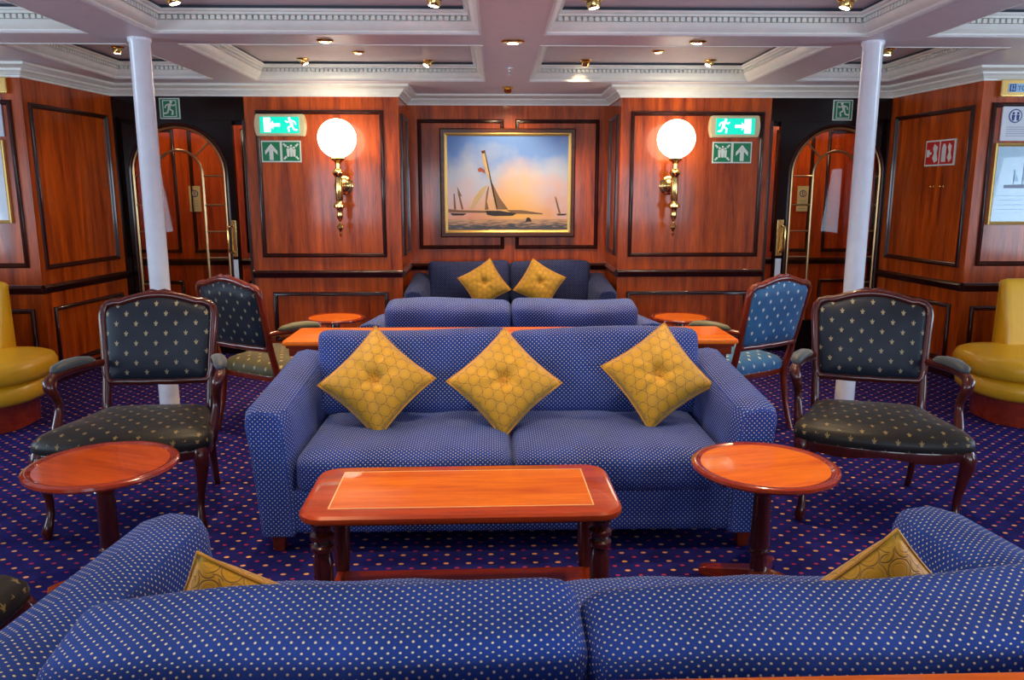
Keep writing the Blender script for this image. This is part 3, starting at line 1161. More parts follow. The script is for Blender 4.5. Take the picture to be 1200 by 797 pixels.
s1 = make_sofa(2.13)
s1.location = (-0.045, 3.565, 0)
tag(s1, 'large blue dotted sofa facing the camera with three gold cushions, behind the coffee table', 'sofa', 'blue dotted sofas')
s4 = copy_tree(s1)
s4.location = (0.045, 1.605, -0.004)
s4.scale = (1.03, 1, 1)
s4.rotation_euler = (0, 0, PI)
for ch in kids(s4):
    if ch.name.startswith('back_cushion'):
        left = ch.location.x > 0
        ch.location.z -= 0.058 if left else 0.048
        ch.scale.x = 0.965
        ch.location.x *= 0.965
        ch.rotation_euler = (-0.13, 0.05 if left else 0.06, 0)
tag(s4, 'nearest blue dotted sofa, its back filling the bottom of the picture', 'sofa', 'blue dotted sofas')
s2 = make_sofa(1.82)
s2.location = (-0.01, 5.19, 0)
s2.rotation_euler = (0, 0, PI)
tag(s2, 'smaller blue sofa turned away, only its back cushions showing over the long console', 'sofa', 'blue dotted sofas')
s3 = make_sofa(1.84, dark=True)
s3.location = (0.035, 7.46, 0)
tag(s3, 'dark blue sofa in the alcove under the ship painting', 'sofa', 'blue dotted sofas')


# ------------------------------------------------------------------ gold throw cushions
def cushion_mesh(size=0.38, thick=0.085, seed=0):
    rnd = random.Random(seed)
    ph = [rnd.uniform(0, 6.28) for _ in range(4)]
    n = 26
    h = size / 2
    vs_, fs = [], []
    def P(i, j, side):
        u, v = -1 + 2 * i / n, -1 + 2 * j / n
        # edges pulled in between the corners
        px = u * h * (1 - 0.085 * (1 - v * v))
        py = v * h * (1 - 0.085 * (1 - u * u))
        e = max(0.0, (1 - abs(u) ** 2.4) * (1 - abs(v) ** 2.4))
        z = thick * e ** 0.55
        r = math.hypot(u, v)
        an = math.atan2(v, u)
        z *= 1 - 0.60 * math.exp(-(r / 0.20) ** 2)
        z += 0.006 * math.sin(6 * an + ph[0]) * math.exp(-((r - 0.42) / 0.25) ** 2) * e
        z += 0.003 * math.sin(11 * an + ph[1]) * math.exp(-((r - 0.5) / 0.3) ** 2) * e
        return (px, py, side * z)
    mb = MB()
    idx = {}
    for side in (1, -1):
        for i in range(n + 1):
            for j in range(n + 1):
                edge = i in (0, n) or j in (0, n)
                k = (i, j, 0 if edge else side)
                if k not in idx:
                    idx[k] = len(vs_)
                    vs_.append(P(i, j, side))
    def g(i, j, side):
        return idx[(i, j, 0 if (i in (0, n) or j in (0, n)) else side)]
    for side in (1, -1):
        for i in range(n):
            for j in range(n):
                q = (g(i, j, side), g(i + 1, j, side), g(i + 1, j + 1, side), g(i, j + 1, side))
                fs.append(q if side > 0 else q[::-1])
    mb.add(vs_, fs)
    return mb


def make_cushion(seed, size, loc, lean, spin, yaw, label):
    """square cushion standing on its point; local +Z is its face"""
    o = cushion_mesh(size, 0.085 if size > 0.35 else 0.08, seed).build('throw_cushion', M['gold'], angle=80)
    # piping and button
    h = size / 2
    pts = []
    n = 14
    for (a, b) in (((-1, -1), (1, -1)), ((1, -1), (1, 1)), ((1, 1), (-1, 1)), ((-1, 1), (-1, -1))):
        for k in range(n):
            t = k / n
            u, v = a[0] + (b[0] - a[0]) * t, a[1] + (b[1] - a[1]) * t
            pts.append((u * h * (1 - 0.085 * (1 - v * v)), v * h * (1 - 0.085 * (1 - u * u)), 0))
    mb = MB()
    mb.tube(pts, 0.0042, 6, closed=True)
    mb.build('piping', M['goldplain'], parent=o)
    mb = MB()
    mb.lathe([(0.003, 0.026), (0.011, 0.030), (0.014, 0.036), (0.011, 0.043), (0.004, 0.046)], 16)
    mb.build('button', M['goldplain'], parent=o)
    # face towards -Y, standing on the corner, leaning back
    o.rotation_mode = 'QUATERNION'
    R_ = Matrix.Rotation(yaw, 4, 'Z') @ Matrix.Rotation(PI / 2 - lean, 4, 'X') @ Matrix.Rotation(PI / 4 + spin, 4, 'Z')
    o.rotation_quaternion = R_.to_quaternion()
    o.location = loc
    tag(o, label, 'cushion', 'gold throw cushions')
    return o


make_cushion(1, 0.385, (-0.665, 3.55, 0.635), 0.50, 0.06, 0.0, 'leftmost gold patterned cushion on the large central sofa, creased below its button')
make_cushion(2, 0.38, (-0.075, 3.54, 0.632), 0.52, -0.02, 0.0, 'middle gold patterned cushion standing on its point on the large central sofa')
make_cushion(3, 0.375, (0.64, 3.555, 0.655), 0.48, -0.16, -0.08, 'rightmost gold patterned cushion on the large central sofa')
make_cushion(4, 0.37, (-0.21, 7.47, 0.635), 0.40, -0.22, 0.0, 'left gold buttoned cushion on the alcove sofa')
make_cushion(5, 0.37, (0.32, 7.47, 0.635), 0.40, 0.24, 0.0, 'right gold buttoned cushion on the alcove sofa')
make_cushion(6, 0.38, (-0.69, 1.66, 0.485), 0.25, -0.28, PI, 'gold cushion whose corner peeps over the back of the nearest sofa on the left')
make_cushion(7, 0.38, (0.76, 1.66, 0.512), 0.25, 0.0, PI, 'gold cushion showing over the back of the nearest sofa on the right')


# ------------------------------------------------------------------ armchairs
def make_armchair(cloth, seatcloth, woodm, padm):
    """French style armchair facing -Y, origin at the floor under the seat"""
    t = thing('armchair')
    # seat outline, fan shaped with a bowed front
    def outline(gr=0.0, n=40):
        pts = []
        fw, rw, yf, yb = 0.372 + gr, 0.262 + gr, -0.262 - gr, 0.27 + gr
        key = []
        # front bow left->right
        for k in range(11):
            s = -1 + 2 * k / 10
            key.append((s * (fw - 0.035), yf - 0.062 * (1 - s * s) + (0.0)))
        key += [(fw - 0.008, yf + 0.02), (fw, yf + 0.06), (fw - 0.012, yf + 0.14), (fw - 0.05, yf + 0.26), (rw + 0.02, yb - 0.14), (rw, yb - 0.04), (rw - 0.03, yb)]
        key += [(0.1, yb + 0.008), (-0.1, yb + 0.008)]
        key += [(-(rw - 0.03), yb), (-rw, yb - 0.04), (-(rw + 0.02), yb - 0.14), (-(fw - 0.05), yf + 0.26), (-(fw - 0.012), yf + 0.14), (-fw, yf + 0.06), (-(fw - 0.008), yf + 0.02)]
        return key
    base = outline()
    def shrink(f, dz, sc_=None):
        return [(x * f, (y + 0.0) * f, dz) for x, y in base]
    mb = MB()
    loops = [shrink(0.985, 0.375), shrink(1.0, 0.385), shrink(1.012, 0.405), shrink(1.0, 0.43), shrink(0.94, 0.452), shrink(0.82, 0.468), shrink(0.62, 0.478), shrink(0.35, 0.484), shrink(0.1, 0.486)]
    mb.rings(loops)
    mb.build('seat', seatcloth, parent=t, angle=70)
    # apron rail with a scalloped lower edge
    mb = MB()
    loops = []
    n = len(base)
    for f, z in ((0.955, 0.385), (1.0, 0.385), (1.006, 0.378), (0.998, 0.352), (0.955, 0.352)):
        lp = []
        for i, (x, y) in enumerate(base):
            dz = 0
            if z < 0.36 and y < -0.2:
                dz = 0.010 * math.cos(x / 0.37 * 2 * PI) - 0.008
            lp.append((x * f, y * f, z + dz))
        loops.append(lp)
    loops.append(loops[0])
    mb.rings(loops, caps=False)
    mb.build('seat_rail', woodm, parent=t, angle=50)
    # back: posts lean back
    def bp(x, z):     # point of the back plane
        return (x, 0.285 + (z - 0.40) * 0.22, z)
    # outline of the back panel frame
    top = []
    for k in range(-8, 9):
        s = k / 8
        z = 0.935 + 0.055 * math.cos(s * PI / 2 * 1.05) ** 1.0 + (0.012 if abs(s) > 0.85 else 0)
        top.append((s * 0.245, z))
    side_r = [(0.262, 0.925), (0.268, 0.89), (0.262, 0.80), (0.256, 0.70), (0.252, 0.62), (0.246, 0.585)]
    bot = []
    for k in range(8, -9, -1):
        s = k / 8
        bot.append((s * 0.235, 0.560 + 0.016 * (1 - abs(s)) ** 1.2 - 0.008 * math.cos(s * PI)))
    side_l = [(-x, z) for x, z in side_r][::-1]
    ring = top + side_r + bot + side_l
    mb = MB()
    mb.tube([bp(x, z) for x, z in ring], 0.0205, 10, closed=True, upv=(0, 1, 0.2))
    # little carved crest
    for s in (-1, 1):
        mb.tube([bp(s * 0.0, 1.002), bp(s * 0.03, 1.008), bp(s * 0.07, 0.998), bp(s * 0.10, 0.988)], [0.010, 0.012, 0.009, 0.004], 8)
    mb.build('back_frame', woodm, parent=t, angle=60)
    # upholstered panel inside the ring, padded to the front, flat to the rear
    cx, cz = 0, 0.76
    def scaled(f, off):
        return [tuple(Vector(bp(cx + (x - cx) * f, cz + (z - cz) * f)) + Vector((0, off, 0))) for x, z in ring]
    mb = MB()
    mb.rings([scaled(0.1, 0.030), scaled(0.6, 0.028), scaled(0.90, 0.020), scaled(0.95, 0.0), scaled(0.93, -0.018), scaled(0.86, -0.030), scaled(0.6, -0.042), scaled(0.1, -0.046)][::-1])
    mb.build('backrest', cloth, parent=t, angle=70)
    # legs
    for s in (-1, 1):
        # rear leg runs on as the stile between seat and back
        mb = MB()
        mb.tube([(s * 0.235, 0.36, 0.0), (s * 0.238, 0.335, 0.06), (s * 0.24, 0.30, 0.18), (s * 0.242, 0.275, 0.32), (s * 0.246, 0.275, 0.40), (s * 0.250, 0.305, 0.50), bp(s * 0.250, 0.60)],
                [0.016, 0.0165, 0.019, 0.022, 0.023, 0.021, 0.019], 10)
        mb.build('leg', woodm, parent=t, angle=60)
        # cabriole front leg
        mb = MB()
        mb.tube([(s * 0.330, -0.262, 0.0), (s * 0.328, -0.260, 0.014), (s * 0.328, -0.268, 0.035), (s * 0.322, -0.255, 0.065), (s * 0.318, -0.235, 0.11), (s * 0.322, -0.228, 0.17), (s * 0.332, -0.236, 0.25),
                 (s * 0.342, -0.250, 0.32), (s * 0.340, -0.252, 0.365), (s * 0.335, -0.245, 0.385)],
                [0.014, 0.019, 0.024, 0.020, 0.0165, 0.018, 0.024, 0.032, 0.034, 0.028], 12)
        mb.build('leg', woodm, parent=t, angle=60)
        # arm: rail sweeping forward and its curved support
        mb = MB()
        rail = [bp(s * 0.262, 0.665), (s * 0.285, 0.28, 0.668), (s * 0.325, 0.19, 0.672), (s * 0.358, 0.10, 0.668), (s * 0.372, 0.03, 0.660), (s * 0.374, -0.010, 0.645), (s * 0.366, -0.022, 0.62),
                (s * 0.358, 0.000, 0.585), (s * 0.352, 0.020, 0.54), (s * 0.350, 0.005, 0.49), (s * 0.346, -0.035, 0.44), (s * 0.342, -0.055, 0.40), (s * 0.336, -0.055, 0.365)]
        mb.tube(rail, [0.017, 0.018, 0.019, 0.021, 0.024, 0.027, 0.026, 0.021, 0.018, 0.019, 0.022, 0.025, 0.026], 10)
        a = mb.build('arm', woodm, parent=t, angle=60)
        mb = MB()
        pad = [(s * 0.285, 0.285, 0.688), (s * 0.298, 0.26, 0.694), (s * 0.325, 0.20, 0.702), (s * 0.350, 0.13, 0.702), (s * 0.367, 0.06, 0.694), (s * 0.372, 0.03, 0.684)]
        mb.tube(pad, [0.008, 0.024, 0.031, 0.033, 0.028, 0.010], 12, flat=0.72)
        mb.build('arm_pad', padm, parent=t, angle=80)
    return t


c1 = make_armchair(M['fleur'], M['fleurseat'], M['chairwood'], M['armpad'])
c1.location = (-1.775, 3.56, 0)
c1.rotation_euler = (0, 0, math.radians(5))
tag(c1, 'dark charcoal armchair with fleur-de-lis cloth behind the left round table, facing the camera', 'armchair', 'mahogany armchairs')
c2 = copy_tree(c1)
c2.location = (1.685, 3.545, 0)
c2.rotation_euler = (0, 0, math.radians(-18))
tag(c2, 'dark charcoal armchair behind the right round table, turned slightly towards the sofa', 'armchair', 'mahogany armchairs')
c3 = make_armchair(M['fleur'], M['fleurgold'], M['chairred'], M['armpadlight'])
c3.location = (-1.50, 5.05, 0)
c3.rotation_euler = (0, 0, math.radians(148))
tag(c3, 'armchair with navy back turned away, at the left end of the long console', 'armchair', 'mahogany armchairs')
c4 = make_armchair(M['fleurblue'], M['fleurblue'], M['chairred'], M['armpadlight'])
c4.location = (1.40, 5.01, 0)
c4.rotation_euler = (0, 0, math.radians(-149))
tag(c4, 'armchair with bright blue back turned away, at the right end of the long console', 'armchair', 'mahogany armchairs')
c5 = copy_tree(c1)
c5.location = (-1.755, 1.77, 0)
c5.rotation_euler = (0, 0, math.radians(75))
tag(c5, 'dark armchair at the bottom left corner, only the edge of its seat in view', 'armchair', 'mahogany armchairs')


# ------------------------------------------------------------------ tables
def turned(h, r0=0.030):
    """turned table leg profile of height h"""
    return [(0.022, 0.0), (0.028, 0.004), (0.030, 0.02), (0.022, 0.035), (0.026, 0.05), (0.030, 0.06), (0.024, 0.07), (r0 * 0.8, 0.09), (r0 * 0.95, 0.18), (r0 * 1.02, h - 0.14),
            (r0 * 0.8, h - 0.10), (r0 * 1.15, h - 0.09), (r0 * 1.15, h - 0.075), (r0 * 0.8, h - 0.065), (r0 * 1.2, h - 0.05), (r0 * 1.2, h - 0.035), (r0 * 0.85, h - 0.025), (r0 * 1.1, h)]


def rrect(hx, hy, r, n=8):
    pts = []
    for cx, cy, a0 in ((hx - r, hy - r, 0), (-hx + r, hy - r, 90), (-hx + r, -hy + r, 180), (hx - r, -hy + r, 270)):
        for k in range(n + 1):
            a = math.radians(a0 + 90 * k / n)
            pts.append((cx + r * math.cos(a), cy + r * math.sin(a)))
    return pts


H = 0.49
ct = thing('coffee_table', (-0.232, 2.585, 0), math.radians(1.0))
tag(ct, 'low rectangular coffee table with glossy orange inlaid top and turned dark legs', 'coffee table')
hx, hy = 0.528, 0.235
mb = MB()
L_ = []
for gr, z in ((-0.03, H - 0.034), (-0.004, H - 0.030), (0.0, H - 0.020), (-0.001, H - 0.010), (-0.010, H - 0.002), (-0.022, H)):
    L_.append([(x, y, z) for x, y in rrect(hx + gr, hy + gr, 0.085 + gr)])
mb.rings(L_)
tt = mb.build('table_top', M['topborder'], parent=ct, angle=30)
mb = MB()
mb.box(-hx + 0.098, hx - 0.098, -hy + 0.068, hy - 0.068, H - 0.01, H + 0.0012)
mb.build('inlay', M['topinlay'], parent=tt, smooth=False)
mb = MB()
mb.rect_sweep(-hx + 0.094, hx - 0.094, -hy + 0.064, hy - 0.064, [(0, 0), (0, 0.0016), (0.0045, 0.0016), (0.0045, 0)], xf=Matrix.Translation((0, 0, H)) @ Matrix.Rotation(-PI / 2, 4, 'X'))
mb.build('stringing', M['stringing'], parent=tt, smooth=False)
mb = MB()
mb.box(-hx + 0.05, hx - 0.05, -hy + 0.05, hy - 0.05, H - 0.055, H - 0.032)
mb.build('apron', M['tableleg'], parent=ct, bevel=0.004)
for sx in (-1, 1):
    for sy in (-1, 1):
        mb = MB()
        mb.lathe(turned(H - 0.05, 0.033), 24)
        mb.build('leg', M['tableleg'], parent=ct, loc=(sx * (hx - 0.072), sy * (hy - 0.07), 0), angle=35)
mb = MB()
mb.box(-hx + 0.08, hx - 0.08, -hy + 0.09, hy - 0.09, 0.085, 0.115)
mb.box(-hx + 0.055, -hx + 0.09, -hy + 0.08, hy - 0.08, 0.085, 0.115)
mb.box(hx - 0.09, hx - 0.055, -hy + 0.08, hy - 0.08, 0.085, 0.115)
mb.build('lower_shelf', M['rim'], parent=ct, bevel=0.004)


def make_round_table(R, H):
    t = thing('round_table')
    mb = MB()
    mb.lathe([(R - 0.05, H - 0.026), (R - 0.008, H - 0.022), (R, H - 0.013), (R - 0.002, H - 0.003), (R - 0.012, H + 0.003), (R - 0.024, H + 0.002), (R - 0.034, H - 0.004), (R - 0.040, H - 0.004)], 64)
    tp = mb.build('table_top', M['rim'], parent=t, angle=40)
    mb = MB()
    mb.lathe([(R - 0.036, H - 0.010), (R - 0.036, H - 0.0025)], 64)
    mb.build('inlay', M['topinlay'], parent=tp, angle=30)
    mb = MB()
    mb.lathe([(0.05, 0.045), (0.045, 0.06), (0.032, 0.07), (0.030, 0.13), (0.038, 0.14), (0.038, 0.15), (0.030, 0.155), (0.038, 0.165), (0.036, 0.18), (0.033, H - 0.12), (0.040, H - 0.11), (0.034, H - 0.10), (0.040, H - 0.09),
              (0.036, H - 0.08), (0.032, H - 0.04), (0.07, H - 0.026)], 28)
    mb.build('pedestal', M['tableleg'], parent=t, angle=35)
    for k in range(4):
        a = PI / 4 + k * PI / 2
        mb = MB()
        xf = Matrix.Rotation(a, 4, 'Z')
        loops = []
        for x, w_, z0, z1 in ((0.0, 0.028, 0.02, 0.075), (0.06, 0.027, 0.016, 0.068), (0.14, 0.025, 0.008, 0.05), (0.20, 0.024, 0.0, 0.038), (0.225, 0.020, 0.0, 0.030)):
            loops.append([tuple(xf @ Vector(p)) for p in ((x, -w_, z0), (x, w_, z0), (x, w_, z1), (x, -w_, z1))])
        mb.rings(loops)
        mb.build('foot', M['rim'], parent=t, bevel=0.004)
    return t


r1 = make_round_table(0.270, 0.495)
r1.location = (0.893, 2.79, 0)
r1.rotation_euler = (0, 0, 0.25)
tag(r1, 'round pedestal table with bright orange top at the right end of the central sofa', 'side table', 'round pedestal tables')
r2 = copy_tree(r1)
for ch in kids(r2):
    for g_ in kids(ch):
        if g_.name.startswith('inlay'):
            g_.data = g_.data.copy()
            g_.data.materials[0] = M['shadedinlay']
r2.location = (-1.60, 2.86, 0)
r2.rotation_euler = (0, 0, -0.35)
tag(r2, 'round pedestal table, its top tinted deep red for its light, in front of the left armchair', 'side table', 'round pedestal tables')
r3 = make_round_table(0.245, 0.50)
r3.location = (-1.41, 6.33, 0)
tag(r3, 'far round table beside the left wall panel, behind the left console end', 'side table', 'round pedestal tables')
r4 = copy_tree(r3)
r4.location = (1.40, 6.28, 0)
tag(r4, 'far round table beside the right wall panel, behind the right console end', 'side table', 'round pedestal tables')


def make_console(x0, x1, y0, y1, H, rot=0.0):
    cx, cy = (x0 + x1) / 2, (y0 + y1) / 2
    t = thing('console_table', (cx, cy, 0), rot)
    hx, hy = (x1 - x0) / 2, (y1 - y0) / 2
    mb = MB()
    mb.rings([[(x, y, z) for x, y in rrect(hx + g, hy + g, 0.02, 3)] for g, z in ((-0.02, H - 0.032), (-0.002, H - 0.028), (0, H - 0.018), (-0.004, H - 0.006), (-0.014, H))])
    mb.build('table_top', M['topinlay'], parent=t, angle=30)
    mb = MB()
    mb.rings([[(x, y, z) for x, y in rrect(hx + g, hy + g, 0.01, 2)] for g, z in ((-0.05, H - 0.095), (-0.03, H - 0.09), (-0.03, H - 0.05), (-0.018, H - 0.045), (-0.018, H - 0.032))])
    mb.build('apron', M['rim'], parent=t, angle=30)
    for sx in (-1, 1):
        for sy in (-1, 1):
            mb = MB()
            mb.box(-0.03, 0.03, -0.03, 0.03, 0, H - 0.09)
            mb.build('leg', M['chairred'], parent=t, loc=(sx * (hx - 0.085), sy * (hy - 0.075), 0), bevel=0.004)
    return t


k1 = make_console(-1.255, 1.205, 4.13, 4.55, 0.72)
tag(k1, 'long orange topped console standing between the backs of two sofas', 'console table', 'long console tables')
k2 = make_console(-1.15, 1.35, 0.70, 1.105, 0.757, math.radians(0.5))
tag(k2, 'orange topped console whose edge shows at the bottom of the picture behind the nearest sofa', 'console table', 'long console tables')


# ------------------------------------------------------------------ yellow banquettes
def make_banquette(s):
    t = thing('banquette', (s * 3.9, 5.05, 0))
    def plan(inset, n=14, y0=-0.42, y1=0.40):
        # rounded at the end facing the middle of the room
        pts = []
        xe = -0.87 + inset
        r = max(0.06, 0.34 - inset)
        pts.append((1.3, y0 + inset))
        for k in range(n + 1):
            a = math.radians(-90 - 90 * k / n)
            pts.append((xe + r + r * math.cos(a) , y0 + inset + r + r * math.sin(a)))
        for k in range(n + 1):
            a = math.radians(180 - 90 * k / n)
            pts.append((xe + r + r * math.cos(a), y1 - inset - r + r * math.sin(a)))
        pts.append((1.3, y1 - inset))
        if s > 0:
            return pts
        return [(-x, y) for x, y in pts][::-1]
    def lay(spec):
        mb = MB()
        mb.rings([[(x, y, z) for x, y in plan(i)] for i, z in spec])
        return mb
    lay([(0.13, 0.0), (0.13, 0.19)]).build('plinth', M['rim'], parent=t, bevel=0.005)
    lay([(0.10, 0.18), (0.05, 0.185), (0.025, 0.21), (0.02, 0.25), (0.035, 0.30), (0.08, 0.315)]).build('lower_roll', M['leather'], parent=t, angle=70)
    lay([(0.06, 0.310), (0.012, 0.325), (0.0, 0.355), (0.0, 0.40), (0.015, 0.435), (0.05, 0.45), (0.14, 0.458), (0.25, 0.460)]).build('seat', M['leather'], parent=t, angle=70)
    mb = MB()
    # backrest slab, leaning
    loops = []
    xe = -0.47
    for xx, g in ((xe, 0.02), (xe + 0.015, 0.006), (xe + 0.04, 0.0), (1.3, 0.0)):
        sec = [(0.20 + g, 0.45), (0.225 + g, 0.60), (0.27 + g, 0.78), (0.285 + g, 0.875 - g), (0.305, 0.90 - g), (0.335, 0.905 - g), (0.365, 0.895 - g), (0.38 - g, 0.86 - g), (0.39 - g, 0.45)]
        loops.append([(s * xx, y, z) for y, z in sec])
    if s < 0:
        loops = [l[::-1] for l in loops]
    mb.rings(loops)
    mb.build('backrest', M['leather'], parent=t, angle=50)
    return t


tag(make_banquette(-1), 'mustard yellow leather banquette seat at the left edge, against the panelled corner', 'banquette', 'yellow banquettes')
tag(make_banquette(1), 'mustard yellow leather banquette seat at the right edge, against the panelled corner', 'banquette', 'yellow banquettes')


# ------------------------------------------------------------------ wall lights with globes
def make_sconce():
    """origin on the wall surface, lamp projecting to -Y"""
    t = thing('wall_lamp')
    yo = -0.24
    mb = MB()
    n = 24
    R = 0.166
    prof = [(R * math.sin(PI * k / n) if 0 < k < n else 0.002, 1.955 - R * math.cos(PI * k / n)) for k in range(n + 1)]
    mb.lathe(prof, 48, 0, Matrix.Translation((0, yo, 0)))
    mb.build('globe', M['globe'], parent=t, angle=90)
    mb = MB()
    zz = lambda p: 1.955 - (p - 161) / 136.5
    pr = [(0.050, 183), (0.062, 184), (0.058, 186), (0.035, 188), (0.022, 190), (0.020, 196), (0.030, 197), (0.045, 199), (0.052, 201), (0.040, 204), (0.028, 206), (0.032, 209), (0.033, 232), (0.028, 234), (0.034, 236), (0.056, 239),
          (0.056, 241), (0.034, 243), (0.024, 246), (0.028, 250), (0.028, 254), (0.018, 256), (0.008, 259), (0.010, 261), (0.030, 264), (0.032, 266), (0.014, 269), (0.008, 271), (0.014, 273), (0.010, 275), (0.004, 277)]
    mb.lathe([(r, zz(p)) for r, p in pr][::-1], 24, 0, Matrix.Translation((0, yo, 0)))
    mb.build('stem', M['brass'], parent=t, angle=35)
    mb = MB()
    mb.lathe([(0.085, 0.0), (0.085, 0.008), (0.070, 0.018), (0.062, 0.02), (0.05, 0.035), (0.025, 0.045), (0.015, 0.05)], 32, 0, Matrix.Translation((0, 0, 1.555)) @ Matrix.Rotation(PI / 2, 4, 'X'))
    mb.build('wall_plate', M['brass'], parent=t, angle=35)
    mb = MB()
    mb.tube([(0, -0.04, 1.555), (0, -0.12, 1.548), (0, yo, 1.555)], 0.013, 12)
    mb.build('bracket', M['brass'], parent=t)
    return t


l1 = make_sconce()
l1.location = (-1.475, YB, 0)
tag(l1, 'brass wall lamp with lit round white globe, left of the ship painting', 'wall lamp', 'globe wall lamps')
l2 = copy_tree(l1)
l2.location = (1.488, YB, 0)
tag(l2, 'brass wall lamp with lit round white globe, right of the ship painting', 'wall lamp', 'globe wall lamps')
for l in (l1, l2):
    ld = bpy.data.lights.new('globe_bulb', 'POINT')
    ld.energy = 20
    ld.color = (1.0, 0.78, 0.5)
    ld.shadow_soft_size = 0.165
    lo = bpy.data.objects.new('globe_bulb', ld)
    COL.objects.link(lo)
    lo.parent = l
    lo.location = (0, -0.24, 1.955)


# ------------------------------------------------------------------ signs
def disc(mb, cx, cz, r, y0, y1, mi, n=16, xf=None, squash=1.0):
    mb.prism([(cx + r * math.cos(2 * PI * k / n), cz + r * squash * math.sin(2 * PI * k / n)) for k in range(n)], y0, y1, mi, xf)


def limb(mb, p, q, w, y0, y1, mi, xf=None):
    p, q = Vector(p), Vector(q)
    d = (q - p).normalized()
    n = Vector((-d.y, d.x)) * w / 2
    mb.prism([tuple(p + n), tuple(p - n), tuple(q - n), tuple(q + n)], y0, y1, mi, xf)


def running_man(mb, cx, cz, s, fl_, y0, y1, mi):
    """running figure, s = height, fl_ = +1 runs to the right"""
    f = lambda x, z: (cx + fl_ * x * s, cz + z * s)
    disc(mb, *f(0.10, 0.40), 0.085 * s, y0, y1, mi)
    mb.prism([f(-0.10, 0.30), f(0.08, 0.32), f(0.12, 0.24), f(0.02, -0.06), f(-0.12, -0.04)], y0, y1, mi)
    for a, b in (((0.06, 0.28), (0.26, 0.16)), ((0.26, 0.16), (0.36, 0.26)), ((-0.06, 0.27), (-0.24, 0.20)), ((-0.24, 0.20), (-0.30, 0.02))):
        limb(mb, f(*a), f(*b), 0.075 * s, y0, y1, mi)
    for a, b in (((-0.02, -0.04), (0.20, -0.16)), ((0.20, -0.16), (0.14, -0.42)), ((-0.08, -0.04), (-0.16, -0.28)), ((-0.16, -0.28), (-0.40, -0.32))):
        limb(mb, f(*a), f(*b), 0.10 * s, y0, y1, mi)


def exit_light(x0, x1, z0, z1, fl_, label):
    t = thing('exit_light', ((x0 + x1) / 2, YB, 0))
    hw = (x1 - x0) / 2
    cz, hz = (z0 + z1) / 2, (z1 - z0) / 2
    # housing with bowed ends
    pts = []
    for k in range(9):
        a = -1 + 2 * k / 8
        pts.append((hw + 0.018 * (1 - a * a), cz + a * hz))
    for k in range(9):
        a = 1 - 2 * k / 8
        pts.append((-hw - 0.018 * (1 - a * a), cz + a * hz))
    mb = MB()
    mb.prism(pts, -0.075, 0.0)
    mb.build('housing', M['plastic'], parent=t, bevel=0.006)
    mb = MB()
    mb.box(-hw + 0.035, hw - 0.035, -0.079, -0.070, cz - hz + 0.025, cz + hz - 0.025, 0)
    y0, y1 = -0.0815, -0.078
    q = -fl_   # door on the side the man runs to
    dxx = fl_ * (hw - 0.10)
    mb.box(dxx - 0.030, dxx + 0.030, y0, y1, cz - hz + 0.035, cz + hz - 0.033, 1)
    # arrow
    ax = fl_ * 0.03
    limb(mb, (ax - fl_ * 0.035, cz), (ax + fl_ * 0.03, cz), 0.026, y0, y1, 1)
    mb.prism([(ax + fl_ * 0.065, cz), (ax + fl_ * 0.025, cz + 0.035), (ax + fl_ * 0.025, cz - 0.035)][::int(fl_)], y0, y1, 1)
    running_man(mb, -fl_ * (hw - 0.105), cz, hz * 1.45, fl_, y0, y1, 1)
    mb.build('lit_panel', [M['litgreen'], M['litwhite']], parent=t, smooth=False)
    tag(t, label, 'exit sign', 'lit emergency exit signs')
    return t


exit_light(-2.215, -1.80, 1.985, 2.175, -1, 'lit green emergency exit box sign pointing left, high on the left back wall panel')
exit_light(1.845, 2.265, 1.98, 2.17, 1, 'lit green emergency exit box sign pointing right, high on the right back wall panel')


